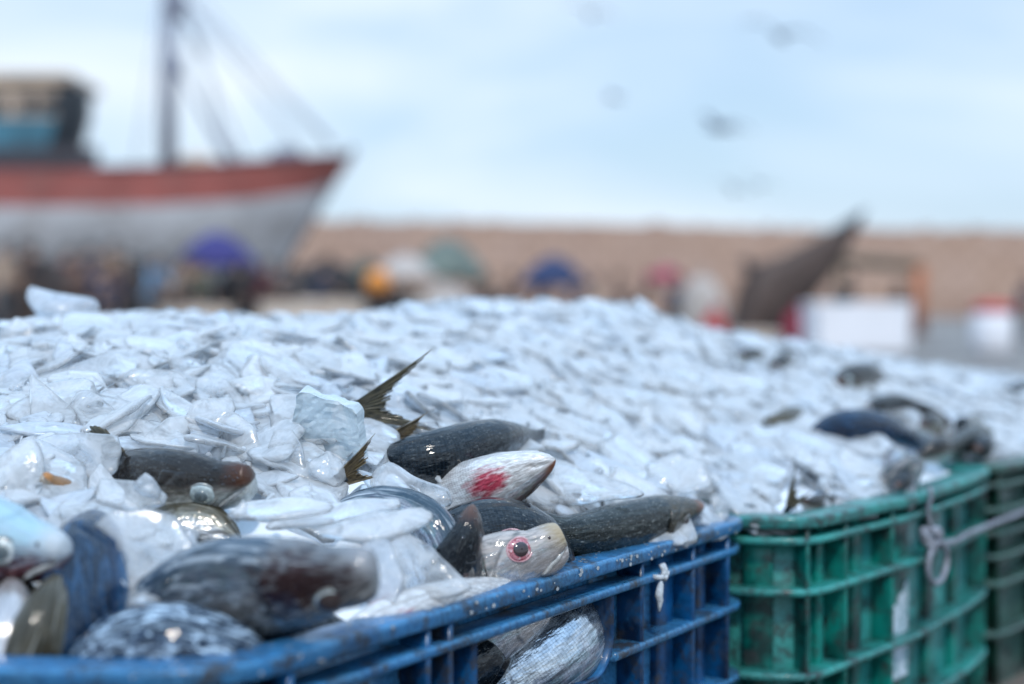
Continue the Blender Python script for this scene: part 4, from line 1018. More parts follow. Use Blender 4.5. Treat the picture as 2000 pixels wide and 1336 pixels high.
# head with the pale eye in sharp focus
fish([P(494,938,d1-.045), P(430,945,d1-.035), P(330,945,d1-.015), P(200,960,d1+.03), P(60,960,d1+.06)], dv(.05,.92,.40), MF['brown'],
     'brown-backed fish head with a clouded grey eye and rust snout poking out of the ice', L=.27, Hh=.060, Wd=.66, eye_u=.125, eye_a=92, eye_r=.0086, iris='iris_silver', pup=.52, lid='lid_white', seed=1, blunt=.75)
M['drop'] = None
t = NT('water_drop'); M['drop'] = t.done(t.n('ShaderNodeMixShader', {0: t.n('ShaderNodeFresnel', {'IOR': 1.6}).outputs[0], 1: t.n('ShaderNodeBsdfTransparent', {'Color': (.97,.98,1)}).outputs[0], 2: t.n('ShaderNodeBsdfGlossy', {'Color': (1,1,1), 'Roughness': .03}).outputs[0]}).outputs[0])
def drops(root, sf, n, u0, u1, a0, a1, seed, r0=.0006, r1=.0020):
    rs = random.Random(seed); mb = MB()
    for k in range(n):
        u = rs.uniform(u0, u1); a = R(rs.uniform(a0, a1)); p, t_, z_, y_ = sf(u, a); r_ = rs.uniform(r0, r1)*rs.uniform(.5, 1)
        mb.ball(p, r_, 7, sc_=(1.2, .8, .8))
    mb.build('water_drops', M['drop'], root, True)['kind'] = 'stuff'
for sd_ in (1, -1): drops(*last_fish, 14, .02, .13, 20*sd_, 75*sd_, 5+sd_)  # drops added to give small white glints around the snout and eye
# red-eyed head on the blue rim
fish([P(1101,1056,1.062), P(1050,1078,1.055), P(980,1105,1.05), P(890,1160,1.05), P(780,1260,1.06)], dv(-.45,.80,.30), MF['silver'],
     'silver fish head with a bloodshot red eye resting on the blue crate rim', L=.26, Hh=.067, Wd=.52, eye_u=.14, eye_a=57, eye_r=.0086, iris='iris_red', pupil='pupil_dark', pup=.64, blunt=.95, lid='lid_pink', seed=2, fins=False)
# long dark fish lying along the far rim
fish([P(1374,987,1.285), P(1300,1005,1.25), P(1200,1035,1.195), P(1100,1050,1.15), P(1010,1010,1.15), P(930,975,1.20), P(860,960,1.26)], dv(.0,.86,.50), MF['green'],
     'long dark green fish with a pointed brown snout lying along the blue crate rim', L=.30, Hh=.046, Wd=.84, eye_u=.14, eye_a=92, eye_r=.0066, iris='iris_dim', pupil='pupil_dark', pup=.55, seed=3, fins=False)
# gill-side up head
r9, sf9 = fish([P(1084,897,1.13), P(1020,925,1.14), P(950,955,1.15), P(870,985,1.18), P(780,1010,1.22)], dv(.62,-.70,-.30), MF['gills'],
     'upturned fish head showing raw pink gills and a white throat', L=.26, Hh=.060, Wd=.62, eyes=False, seed=4, fins=False)
def px_of(v):
    w = v-Vector((0, 0, CAMZ)); yy = w.y*cos(PITCH)-w.z*sin(PITCH); zz = w.y*sin(PITCH)+w.z*cos(PITCH)
    return 1000+FPX*w.x/yy, 668-FPX*zz/yy
# dark rounded back between
fish([P(1120,1120,1.13), P(1040,1065,1.115), P(960,1052,1.10), P(880,1085,1.09), P(830,1150,1.08)], dv(0,.8,.6), MF['black'],
     'near-black fish back arched behind the red-eyed head', L=.24, Hh=.070, Wd=.8, eyes=False, seed=5, fins=False)
fish([P(924,985,1.015), P(912,1040,1.01), P(890,1100,1.015), P(865,1180,1.03)], dv(-.3,.05,.9), MF['black'],
     'dark upright snout with wet droplets wedged between two fish', L=.22, Hh=.052, Wd=.62, eyes=True, eye_u=.2, eye_r=.006, iris='iris_dim', pupil='pupil_dark', seed=6, fins=False)
for sd_ in (1, -1): drops(*last_fish, 12, .02, .3, 10*sd_, 95*sd_, 15+sd_)
fish([P(640,1000,1.06), P(740,1000,1.05), P(820,1035,1.04), P(858,1110,1.03), P(862,1200,1.03)], dv(.3,.9,.0), MF['stripe'],
     'silver-blue streaked fish body curving under a flat ice sliver', L=.24, Hh=.052, Wd=.6, eyes=False, seed=7, fins=False)
# dark body behind the tails
d2 = SD(850,890)
fish([P(700,935,d2-.0), P(790,905,d2-.03), P(870,888,d2-.025), P(960,865,d2+.02), P(1050,850,d2+.10)], dv(-.1,.8,.5), MF['black'],
     'black fish body half under ice behind the gill-side head', L=.25, Hh=.046, Wd=.9, eyes=False, seed=8, fins=False, tail=None)
# buried fish whose tails stand out of the ice
def tail_out(base, tip, zdir, label, Hh, seed, mat='fin', skin='black', **kw):
    b = Vector(base); t = (Vector(tip)-b).normalized()
    root = empty('dead_fish', b, label, 'fish', 'fish lying in the ice')
    L = .22; vs = []; uvb = []; NR, NS = 60, 28; z = (Vector(zdir)-t*Vector(zdir).dot(t)).normalized(); y = z.cross(t)
    for i in range(NR+1):
        u = i/NR; p = b-t*(L*(1-u)); p += Vector((0, 1, -.6))*(.25*(1-u)**2*L)
        for k in range(NS):
            a = 2*pi*k/NS; c, s = cos(a), sin(a); h = lerp_tab(TOP if c > 0 else BOT, u); w = lerp_tab(WID, u)*.6
            vs.append(p+z*(c*h*Hh/2)+y*(s*w*Hh/2)); uvb.append((u, .5+.5*c))
    fs = [(i*NS+k, i*NS+(k+1)%NS, (i+1)*NS+(k+1)%NS, (i+1)*NS+k) for i in range(NR) for k in range(NS)]+[tuple(range(NS))[::-1], tuple(range(NR*NS, (NR+1)*NS))]
    raw('body', vs, fs, MF[skin], root, True, {'body': uvb, 'wrap': uvb})
    tail_fin(root, b-t*.003, t, z, M[mat], seed, wroot=Hh*.13, **kw)
    return root
dt = SD(710,800)-.035
tail_out(P(704,800,dt), P(804,779,dt+.0), dv(.2,1,.15), 'forked dark tail fin standing up out of the ice beside the square ice block', .058, 11, 'fin', lu=.080, ll=.070, spread=20, mid=.40)
tail_out(P(676,930,SD(680,925)-.03), P(742,893,SD(680,925)-.03), dv(-.5,.85,.3), 'small brown tail fin sticking out below the square ice block', .046, 12, 'fin_brown', lu=.041, ll=.024, spread=15, mid=.6)
tail_out(P(770,855,SD(790,850)-.02), P(836,846,SD(790,850)-.015), dv(-.1,.9,.3), 'ragged tail fin just above the black fish body', .036, 13, 'fin_brown', lu=.036, ll=.030, spread=20, mid=.7)
# foreground, out of focus
fish([P(738,1120,.835), P(660,1125,.84), P(560,1135,.855), P(440,1150,.875), P(330,1200,.90)], dv(-.10,.9,.30), MF['bloody'],
     'large bloodied grey fish head with a dark sunken eye at the front rim', L=.27, Hh=.066, Wd=.62, eye_u=.10, eye_a=115, eye_r=.0085, iris='iris_silver', pupil='pupil_dark', pup=.85, blunt=.9, seed=9, fins=False)
fish([P(134,1085,.865), P(60,1070,.875), P(-40,1050,.89), P(-160,1030,.92)], dv(.12,.9,.35), MF['pale'],
     'pale blue fish head with a pink stripe and dark red throat at the crate corner', L=.27, Hh=.070, Wd=.62, eye_u=.135, eye_a=78, eye_r=.0088, iris='iris_white', pup=.6, blunt=.5, seed=10, fins=False)
fish([P(190,1000,.95), P(168,1100,.895), P(160,1220,.865), P(150,1350,.86)], dv(-.5,.0,.85), MF['blue'],
     'deep blue fish body standing on end beside the pale head', L=.24, Hh=.058, Wd=.6, eyes=False, seed=14, fins=False)
fish([P(120,1120,.865), P(90,1200,.845), P(60,1290,.84), P(30,1380,.85)], dv(-.2,.3,.9), MF['tan'],
     'olive tan fish body head down against the front rim', L=.22, Hh=.052, Wd=.65, eyes=False, seed=15, fins=False)
fish([P(20,1130,.87), P(10,1200,.85), P(-10,1290,.84), P(-40,1380,.85)], dv(-.6,.3,-.7), MF['silver'],
     'whitish fish flank under the dark red throat', L=.22, Hh=.05, Wd=.65, eyes=False, seed=25, fins=False)
fish([P(120,1330,.845), P(210,1290,.835), P(310,1268,.832), P(410,1290,.84), P(470,1330,.86)], dv(.0,.75,.65), MF['spark'],
     'fish back mottled blue and white just inside the front rim', L=.22, Hh=.058, Wd=.9, eyes=False, seed=16, fins=False)
fish([P(470,1060,1.0), P(410,1030,1.01), P(340,1040,1.01), P(250,1080,1.0)], dv(.1,.7,-.6), MF['tan'],
     'grey-bellied fish tucked under the brown-backed head', L=.22, Hh=.050, Wd=.7, eyes=False, seed=17, fins=False)
fish([P(300,1180,.93), P(370,1150,.93), P(450,1190,.92), P(540,1230,.93)], dv(0,.8,.5), MF['black'],
     'black fish deep in the gap under the large ice plate', L=.24, Hh=.055, Wd=.8, eyes=False, seed=18, fins=False)
fish([P(640,1260,.91), P(740,1210,.93), P(850,1180,.97), P(950,1160,1.02)], dv(0,-.6,-.8), MF['gills'],
     'pinkish fish belly showing along the front rim', L=.24, Hh=.032, Wd=.8, eyes=False, seed=19, fins=False)
# seen through the grip opening
fish([P(850,1420,1.10), P(990,1345,1.105), P(1090,1270,1.125), P(1145,1200,1.18), P(1160,1140,1.25)], dv(.35,-.9,.0), MF['stripe'],
     'silver fish belly bulging behind the grip opening of the blue crate', L=.27, Hh=.070, Wd=.75, eyes=False, seed=20, fins=False)
fish([P(1080,1190,1.11), P(1010,1225,1.085), P(950,1265,1.07), P(890,1320,1.06)], dv(-.3,.9,.2), MF['silver'],
     'small silver fish seen at the upper corner of the grip opening', L=.2, Hh=.036, Wd=.6, eyes=False, seed=21, fins=False)
fish([P(1010,1250,1.12), P(960,1280,1.09), P(900,1310,1.06), P(840,1350,1.04)], dv(-.3,.3,.9), MF['black'],
     'dark fish at the back of the grip opening', L=.24, Hh=.06, Wd=.7, eyes=False, seed=22, fins=False)
# amber snout among the ice
fish([P(84,928,SD(95,940)-.028), P(104,945,SD(95,940)-.02), P(150,975,SD(95,940)+.0), P(210,1020,SD(95,940)+.03)], dv(.3,.9,.3), fish_mat('fish_skin_amber_tip', (.30,.16,.07), (.35,.22,.12), (.45,.34,.22), (.55,.48,.40), snout=(.45,.20,.06), split=.5, metal=.1),
     'tiny amber fish snout peeping between ice flakes', L=.08, Hh=.019, Wd=.8, eyes=False, seed=23, fins=False, blunt=.6)
# fish in the green crates
def gf(sp, dr, mat, label, **k):
    pts = []
    for a, b, o in sp: pts.append(S(a, b, o))
    fish(pts, dr, MF[mat], label, fins=False, **k)
gf([(1585,842,-.025),(1650,836,-.035),(1720,846,-.022),(1790,872,.03),(1850,910,.10)], dv(0,.9,.35), 'blue', 'glossy dark blue fish curved over the ice of the green crate', L=.24, Hh=.052, Wd=.75, eyes=False, seed=31)
gf([(1632,755,-.03),(1665,745,-.04),(1715,748,-.01),(1790,760,.08)], dv(0,.9,.4), 'brown', 'brown fish head lying high on the green crate heap', L=.22, Hh=.055, eye_r=.006, seed=32, blunt=.5)
gf([(1510,722,-.02),(1528,714,-.01),(1570,705,.05)], dv(0,.9,.3), 'brown', 'brown fish snout near the crest of the far heap', L=.16, Hh=.04, eyes=False, seed=33, blunt=.5)
gf([(1440,692,-.02),(1458,697,-.01),(1500,700,.05)], dv(0,.9,.3), 'brown', 'faint brown fish tip on the crest of the far heap', L=.14, Hh=.03, eyes=False, seed=34, blunt=.4)
gf([(1490,822,-.02),(1530,822,-.02),(1590,815,.06)], dv(0,.9,.3), 'tan', 'rusty fish snout poking out between two heaps', L=.16, Hh=.034, eyes=False, seed=35)
gf([(1935,845,-.06),(1880,868,-.065),(1820,892,-.05),(1760,915,-.01)], dv(0,.9,.4), 'green', 'olive fish lying level near the green crate far corner', L=.24, Hh=.045, eye_r=.006, seed=36)
gf([(1905,820,-.06),(1890,850,-.075),(1860,890,-.07),(1840,930,-.03)], dv(.5,.8,.2), 'tan', 'tan fish leaning over the olive fish', L=.2, Hh=.04, eyes=False, seed=37)
gf([(1738,875,-.05),(1756,905,-.05),(1765,940,-.03)], dv(.7,.3,.5), 'silver', 'small pinkish silver fish head down by the green rim', L=.16, Hh=.036, eyes=False, seed=38)
gf([(1860,830,-.05),(1825,815,-.05),(1780,805,.0)], dv(.1,.9,.3), 'brown', 'rust tinted fish tip above the clutter of fish', L=.16, Hh=.036, eyes=False, seed=39)
gf([(1690,797,-.04),(1750,788,-.05),(1790,790,-.03),(1850,800,.02)], dv(.1,.9,.3), 'black', 'thin dark fish behind the glossy blue one', L=.2, Hh=.03, eyes=False, seed=40)
gf([(1752,952,-.04),(1775,934,-.05),(1810,915,-.03)], dv(-.4,.8,.4), 'black', 'dark fish scrap touching the green rim', L=.12, Hh=.028, eyes=False, seed=41)
gf([(1955,770,-.01),(1985,765,-.02),(2030,765,.03)], dv(0,.9,.3), 'black', 'dark fish back on the farthest crate heap', L=.2, Hh=.034, eyes=False, seed=42)
for i, (x_, y_, dx_, dy_, mt_, lb_) in enumerate(((1800,835,40,-8,'brown','small brown fish head under the rust tinted tip'),(1872,822,26,26,'black','black fish stub beside the leaning tan fish'),(1848,872,-34,14,'brown','brown fish head in the middle of the fish clutter'),(1905,880,30,-16,'black','black fish back near the green rim corner'),(1790,905,-30,20,'silver','pinkish fish bit between the olive fish and the green rim'),(1832,850,-20,-24,'tan','tan snout poking up from the fish clutter'))):
    gf([(x_,y_,-.085),(x_+dx_*.5,y_+dy_*.5,-.085),(x_+dx_*1.4,y_+dy_*1.4,-.03)], dv(.1*i-.2,.8,.4), mt_, lb_, L=.11, Hh=.034, Wd=.75, eyes=False, seed=60+i, blunt=.4)
pb = S(1545,985,-.02); tail_out(pb, pb+Vector((.012,.0,.02)), dv(-.8,.6,.2), 'thin tail fin upright at the corner of the green crate', .034, 43, 'fin', lu=.045, ll=.03, spread=16)
gf([(1562,975,-.03),(1580,985,-.02),(1620,990,.02)], dv(0,.9,.4), 'brown', 'rusty fish snout beside the upright tail fin', L=.12, Hh=.026, eyes=False, seed=44)

# ------------------------------------------------------------------ ice
def flake_mesh(seed, n=26, thick=.004, curve=.25, lump=.12, angular=.0, base=None):
    """a broken plate of ice: uneven outline, rounded rim, slight curl; unit radius"""
    rs = random.Random(seed); 
    if base is None:
        k = rs.choice([4, 5, 5, 6, 7]); ang = sorted([2*pi*(i+rs.uniform(-.3, .3))/k for i in range(k)])
        ex = rs.choice([rs.uniform(.30, .6), rs.uniform(.6, 1.0), rs.uniform(.6, 1.0)])
        cor = [Vector((cos(a)*rs.uniform(.8, 1.1), sin(a)*rs.uniform(.75, 1.05)*ex)) for a in ang]
    else: cor = base
    # sample outline with rounded corners
    out = []; K = len(cor); m = max(3, n//K)
    soft = rs.uniform(.06, .34) if angular == 0 else angular
    for i in range(K):
        a, b, c = cor[i-1], cor[i], cor[(i+1) % K]
        p0 = b.lerp(a, soft); p1 = b.lerp(c, soft)
        for j in range(m):
            t = j/(m-1) if m > 1 else 0; out.append((p0*(1-t)**2+b*2*t*(1-t)+p1*t*t))
        for j in range(1, 3): 
            q1 = c.lerp(b, soft); out.append(p1.lerp(q1, j/3))
    N = len(out)
    out = [v*(1+lump*.5*mnoise.noise(Vector((v.x*2.4, v.y*2.4, seed)))+.035*mnoise.noise(Vector((v.x*9, v.y*9, seed+.5)))) for v in out]
    prof = [(.0, 1), (.5, 1.0), (.88, .96), (.965, .72), (1.0, .0), (.965, -.72), (.88, -.96), (.5, -1.0), (0, -1)] if thick < .2 else [(.0, 1), (.45, 1.0), (.80, .85), (.95, .5), (1.0, .0), (.95, -.5), (.80, -.85), (.45, -1.0), (0, -1)]
    V = []; F = []; cu = rs.uniform(-curve, curve); cv = rs.uniform(-.1, .1)
    rings = []
    for r, h in prof:
        idx = []
        pts = out if r > 0 else [Vector((0, 0))]
        for v in pts:
            x, y = v.x*r, v.y*r
            nzv = mnoise.noise(Vector((x*2.2, y*2.2, seed*1.3+h)))
            tv = thick*(1+.35*mnoise.noise(Vector((x*1.5, y*1.5, seed))))
            V.append(Vector((x, y, h*tv+cu*x*x+cv*y*y+nzv*.012+.05*mnoise.noise(Vector((x*1.1, y*1.1, seed+9)))))); idx.append(len(V)-1)
        rings.append(idx)
    for a, b in zip(rings[:-1], rings[1:]):
        if len(a) == 1: F += [(a[0], b[i], b[(i+1) % N]) for i in range(N)]
        elif len(b) == 1: F += [(b[0], a[(i+1) % N], a[i]) for i in range(N)]
        else: F += [(a[i], b[i], b[(i+1) % N], a[(i+1) % N]) for i in range(N)]
    return V, F
protos = [flake_mesh(s, n=random.choice([16, 20, 26]), thick=random.uniform(.035, .075), curve=.22) for s in range(36)]
lumps = []
for s in range(8):
    V, F = flake_mesh(100+s, n=16, thick=.38, curve=.1, lump=.5); lumps.append((V, F))
proto_me = []
for i, (V, F) in enumerate(protos+lumps):
    me = bpy.data.meshes.new('ice_flake'); me.from_pydata([tuple(v) for v in V], [], F); me.polygons.foreach_set('use_smooth', [True]*len(F))
    me.materials.append(M[ICES[i % len(ICES)]]); proto_me.append(me)

def to_px(v):
    w = v-Vector((0, 0, CAMZ)); c, s = cos(PITCH), sin(PITCH)
    yy = w.y*c-w.z*s; zz = w.y*s+w.z*c
    return 1000+FPX*w.x/yy, 668-FPX*zz/yy
# spots kept free of loose flakes so the fish show: (polygon in picture, depth limit)
keep = [
 [(225,885),(340,872),(500,895),(505,975),(440,1040),(330,1010),(225,950)],
 [(690,800),(740,740),(870,660),(880,700),(810,760),(890,815),(880,845),(700,835)],
 [(655,955),(665,905),(770,860),(775,885),(720,950)],[(760,860),(850,820),(960,850),(950,870),(900,925),(740,935)],
 [(860,960),(900,905),(1090,870),(1095,905),(960,1010),(870,1000)],
 [(960,975),(1100,970),(1390,960),(1390,1010),(1290,1070),(1180,1110),(930,1160),(760,1190),(780,975)],
 [(350,1090),(520,1010),(760,1010),(750,1260),(350,1300)],
 [(-60,930),(60,930),(150,1010),(240,1080),(240,1320),(-60,1320)],
 [(170,1190),(500,1190),(500,1320),(170,1320)],[(340,985),(460,985),(450,1060),(370,1060)],
 [(75,920),(115,920),(125,960),(80,960)],
 [(1580,800),(1760,790),(1820,870),(1790,900),(1590,860)],[(1625,720),(1710,715),(1720,770),(1620,775)],[(1730,790),(1930,790),(1930,920),(1740,960)],
 [(1500,700),(1545,700),(1545,730),(1500,730)],[(1435,680),(1470,680),(1470,705),(1435,705)],[(1490,810),(1540,810),(1540,835),(1490,835)],
 [(1520,935),(1590,935),(1600,1000),(1520,1000)]]
keepd = [d1+.02, dt+.03, SD(680,925), SD(790,850), d2+.03, 1.19, 1.30, .94, .97, .90, 1.03, SD(95,940), 1.74, 1.90, 1.77]+[9]*20
def in_poly(x, y, pl):
    r = False; j = len(pl)-1
    for i in range(len(pl)):
        if ((pl[i][1] > y) != (pl[j][1] > y)) and (x < (pl[j][0]-pl[i][0])*(y-pl[i][1])/(pl[j][1]-pl[i][1]+1e-9)+pl[i][0]): r = not r
        j = i
    return r
def place(p, nrm, size, rs):
    m = nrm.to_track_quat('Z', 'Y').to_matrix().to_4x4()
    return Matrix.Translation(p) @ m @ Matrix.Rotation(rs.uniform(0, 2*pi), 4, 'Z') @ Matrix.Diagonal((size, size*rs.uniform(.75, 1), size, 1))
cands = []
rs = random.Random(21)
tries = 0
for zone, nwant, smin, smax in (((-.52,.9,.78,1.75), 2000, .017, .056), ((-.9,1.0,1.3,2.7), 2700, .018, .054), ((.15,1.4,1.35,2.9), 2400, .016, .046), ((-1.4,1.4,1.4,3.3), 900, .018, .045)):
    got = 0; x0, x1, y0, y1 = zone
    while got < nwant and tries < 60000:
        tries += 1
        x, y = rs.uniform(x0, x1), rs.uniform(y0, y1)
        if zone[1] == .9 and x > .6: continue
        if not bool(inside(np.array([x]), np.array([y]))[0]): continue
        size = smin+(smax-smin)*rs.random()**1.5
        z = float(H0(x, y)[0])
        p = Vector((x, y, z+rs.uniform(-.007, .006)))
        a, b = to_px(p); rp = size*FPX/y*.42
        bad = False
        for pl, dk_ in zip(keep, keepd):
            if y > dk_: continue
            for k in range(6):
                if in_poly(a+rp*cos(k*1.05), b+rp*.6*sin(k*1.05), pl): bad = True; break
            if bad: break
        if bad: continue
        if b-rp*.9 < sil(a)-6 and -300 < a < 2300: continue
        n = HN(x, y); n = (n+Vector((rs.gauss(.05,.26), rs.gauss(-.10,.26), rs.gauss(0,.15)))*(.92 if y < 1.3 else .5)).normalized()
        cands.append((p, n, size, rp, a, b)); got += 1
cands.sort(key=lambda q: -(q[3] if (-40 < q[4] < 2040 and q[5] < 1200 and q[0].y < 1.55) else q[3]*.001))
NI = 255
rsp = random.Random(4)
first = True
for i, (p, n, size, rp, a, b) in enumerate(cands[:NI]):
    me = proto_me[rsp.randrange(len(protos))]
    o = bpy.data.objects.new('ice_flake', me); COL.objects.link(o)
    o.matrix_world = place(p+n*.003, n, size, rsp)
    tag(o, 'smooth palm-sized or smaller ice flake lying loose on the front heap', 'ice flake', 'loose ice flakes on the front heap')
# the rest: uncountable crushed ice, one mesh incl. the packed ice beneath
Vs = []; Fs = []; Ms = []; base = 0
# packed base surface
gx = np.arange(-1.5, 1.42, .012); gy = np.arange(.75, 3.5, .012); X, Y = np.meshgrid(gx, gy, indexing='ij')
DEP = (H0(X.ravel(), Y.ravel())-Hd(X.ravel(), Y.ravel())).reshape(X.shape)
ins = inside(X, Y); Z = Hd(X.ravel(), Y.ravel()).reshape(X.shape)-.012
nzg = np.array([[mnoise.fractal(Vector((x*22, y*22, 0)), 1, 2, 3)*.006+abs(mnoise.noise(Vector((x*60, y*60, 4))))*.004 for y in gy] for x in gx]); Z = Z+nzg
edge = np.minimum(np.minimum((X+1.5)/.3, (3.5-Y)/.45), (1.42-X)/.2).clip(0, 1)
Z = np.maximum(Z*edge, .0); idx = -np.ones(X.shape, int)
vv = []; 
for i in range(X.shape[0]):
    for j in range(X.shape[1]):
        if ins[i, j] and DEP[i, j] < .04: idx[i, j] = len(vv); vv.append((X[i, j], Y[i, j], Z[i, j]))
ff = []
for i in range(X.shape[0]-1):
    for j in range(X.shape[1]-1):
        q = (idx[i, j], idx[i+1, j], idx[i+1, j+1], idx[i, j+1])
        if min(q) >= 0: ff.append(q)
Vs.append(np.array(vv)); Fs += ff; Ms += [0]*len(ff); base = len(vv)
PA = [(np.array([tuple(v) for v in V]), F) for V, F in protos+lumps]
for (p, n, size, rp, a, b) in cands[NI:]:
    k = rs.randrange(len(protos)); mt = rs.choice([4, 4, 4, 1, 1, 2, 3, 3])
    A = np.array(place(p, n, size, rs)); V, F = PA[k]
    Vs.append(V@A[:3,:3].T+A[:3,3]); Fs += [tuple(t_+base for t_ in f) for f in F]; Ms += [mt]*len(F); base += len(V)
# small chips and pebbly bits
chips = 0
while chips < 1300:
    x, y = (rs.uniform(-.42, .45), rs.uniform(.8, 1.5)) if rs.random() < .75 else (rs.uniform(-.8, 1.2), rs.uniform(1.3, 2.3))
    if not bool(inside(np.array([x]), np.array([y]))[0]): continue
    z = float(H0(x, y)[0]); p = Vector((x, y, z+rs.uniform(0, .012))); a, b = to_px(p)
    chips += 1
    if any(in_poly(a, b, pl) and y < dk_ for pl, dk_ in zip(keep, keepd)): continue
    if b < sil(a)+4 and -300 < a < 2300: continue
    size = rs.uniform(.002, .007); k = rs.randrange(len(PA)); A = np.array(place(p, Vector((rs.gauss(0,1), rs.gauss(0,1), 1)).normalized(), size, rs)); V, F = PA[k]
    Vs.append(V@A[:3,:3].T+A[:3,3]); Fs += [tuple(t_+base for t_ in f) for f in F]; Ms += [rs.choice([4, 1, 3])]*len(F); base += len(V)
me = bpy.data.meshes.new('crushed_ice'); me.from_pydata(np.concatenate(Vs).tolist(), [], Fs)
me.polygons.foreach_set('use_smooth', [True]*len(Fs)); me.polygons.foreach_set('material_index', Ms)
ci = link('crushed_ice', me, None, [M['ice_bed'], M['ice_white'], M['ice_blue'], M['ice_clear'], M['ice']])
tag(ci, 'crushed white ice heaped high over all the crates', 'crushed ice', None, 'stuff')

# hero flakes with their own outlines
def hero(pts, d, nrm, th, mat, label, name='ice_flake', curve=0.0, seed=0, soft=.2, cat='ice flake', group='large ice plates'):
    n = Vector(nrm).normalized(); cx_ = sum(p[0] for p in pts)/len(pts); cy_ = sum(p[1] for p in pts)/len(pts)
    c = P(cx_, cy_, d); w = []
    for a, b in pts:
        r = ray(a, b); o = Vector((0,0,CAMZ)); k = (c-o).dot(n)/r.dot(n); w.append(o+r*k)
    e1 = (w[1]-w[0]).normalized(); e1 = (e1-n*e1.dot(n)).normalized(); e2 = n.cross(e1)
    loc = [Vector(((q-c).dot(e1), (q-c).dot(e2))) for q in w]
    sc_ = max(l.length for l in loc)
    area = sum(loc[i].x*loc[(i+1) % len(loc)].y-loc[(i+1) % len(loc)].x*loc[i].y for i in range(len(loc)))
    if area < 0: loc = loc[::-1]
    V, F = flake_mesh(seed+500, n=7*len(loc), thick=th/sc_/2, curve=0, lump=.16, angular=soft, base=[l/sc_ for l in loc])
    out = []
    for v in V: out.append(c+e1*(v.x*sc_)+e2*(v.y*sc_)+n*(v.z*sc_+curve*(v.x**2)*sc_))
    o = raw(name, [v-c for v in out], F, M[mat], None, True); o.location = c
    tag(o, label, cat, group if name == 'ice_flake' else None); return o
CF = (0, -.8, .6)
hero([(60,862),(110,845),(228,846),(242,880),(228,925),(150,945),(110,928)], SD(150,880)-.03, (.05,-.85,.55), .005, 'ice', 'rounded square ice plate above the amber snout', seed=1)
hero([(362,812),(380,782),(455,776),(462,800),(420,842),(370,850)], SD(410,810)-.035, (.0,-.8,.6), .005, 'ice_white', 'small white oval ice plate uphill of the brown-backed head', seed=2)
hero([(366,850),(452,800),(498,832),(515,880),(500,930),(470,905),(380,885)], SD(440,850)-.02, (-.1,-.9,.45), .005, 'ice_white', 'broad blank white ice plate directly over the brown-backed head', seed=3)
hero([(235,740),(255,722),(355,726),(372,748),(350,775),(270,770)], SD(300,745)-.02, (.05,-.8,.6), .007, 'ice', 'oblong ice plate with a thick rounded end, uphill on the front heap', seed=4)
hero([(322,725),(350,722),(388,752),(383,775),(345,765)], SD(350,745)-.01, (.4,-.8,.5), .005, 'ice_blue', 'bluish ice wedge tucked behind the oblong plate', seed=5)
hero([(0,655),(30,618),(60,628),(72,665),(40,700),(0,690)], SD(40,660)-.02, (.1,-.9,.5), .006, 'ice_white', 'upright pointed ice slab on the heap crest at the far left', seed=6)
hero([(110,662),(200,700),(250,745),(225,760),(150,742),(100,700)], SD(170,710)-.02, (.3,-.7,.6), .005, 'ice_blue', 'long slanting bluish ice shard below the crest', seed=7)
hero([(200,830),(220,800),(330,842),(300,868),(240,860)], SD(260,835)-.02, (.1,-.6,.8), .005, 'ice', 'wet ice shard beside the rounded square plate', seed=8)
hero([(140,790),(155,762),(260,790),(300,820),(260,832),(180,815)], SD(220,798)-.02, (.1,-.6,.8), .006, 'ice_clear', 'clear long ice shard above the wet one', seed=9)
hero([(515,905),(535,840),(570,835),(590,870),(603,945),(560,940)], SD(555,890)-.025, (-.2,-.9,.4), .006, 'ice', 'glassy upright ice plate left of the square block', seed=10)
hero([(598,905),(640,880),(670,900),(678,935),(655,955),(610,930)], SD(640,920)-.03, (.2,-.85,.5), .006, 'ice_clear', 'clear grey ice scoop under the square block', seed=11)
hero([(440,1010),(470,985),(600,970),(650,985),(640,1000),(540,1020)], SD(540,995)-.05, (.0,-.5,.86), .006, 'ice_white', 'thin white ice sliver above the bloodied head', seed=12)
hero([(520,1030),(545,1003),(700,978),(780,978),(782,990),(700,1012),(640,1032)], SD(650,1005)-.055, (.05,-.5,.86), .006, 'ice_white', 'long white ice blade with a blunt end over the bloodied head', seed=13)
hero([(600,1042),(700,1012),(820,992),(846,1002),(846,1015),(800,1038),(720,1060)], SD(720,1030)-.065, (.05,-.6,.8), .006, 'ice_white', 'wide white ice blade pointing at the dark upright snout', seed=14)
hero([(735,1075),(790,1038),(850,1072),(926,1152),(880,1165),(760,1185),(728,1130)], SD(820,1110)-.045, (.2,-.8,.55), .006, 'ice', 'triangular ice plate leaning on the blue rim', seed=15)
hero([(700,1065),(760,1050),(790,1130),(770,1190),(715,1185)], SD(740,1120)-.03, (-.2,-.8,.55), .005, 'ice_blue', 'bluish ice plate behind the bloodied snout', seed=16)
hero([(185,1030),(215,998),(300,992),(352,1015),(388,1080),(360,1110),(260,1165),(230,1140),(205,1070)], .905, (.1,-.9,.35), .005, 'ice', 'large faceted ice plate hanging over the mottled blue fish back', seed=17, soft=.10)
hero([(210,1195),(250,1160),(375,1095),(388,1110),(350,1148),(280,1190),(220,1205)], .893, (.2,-.75,.6), .005, 'ice', 'bent lower ice sliver beneath the faceted plate', seed=18, soft=.1)
hero([(285,1165),(365,1115),(358,1180),(340,1190)], .905, (.1,-.9,.3), .004, 'ice_clear', 'small clear ice fin below the faceted plate', seed=19, soft=.1)
hero([(345,1060),(372,1030),(400,1090),(370,1120),(345,1105)], .915, (.3,-.85,.3), .005, 'ice_blue', 'small rounded ice chip at the edge of the faceted plate', seed=20)
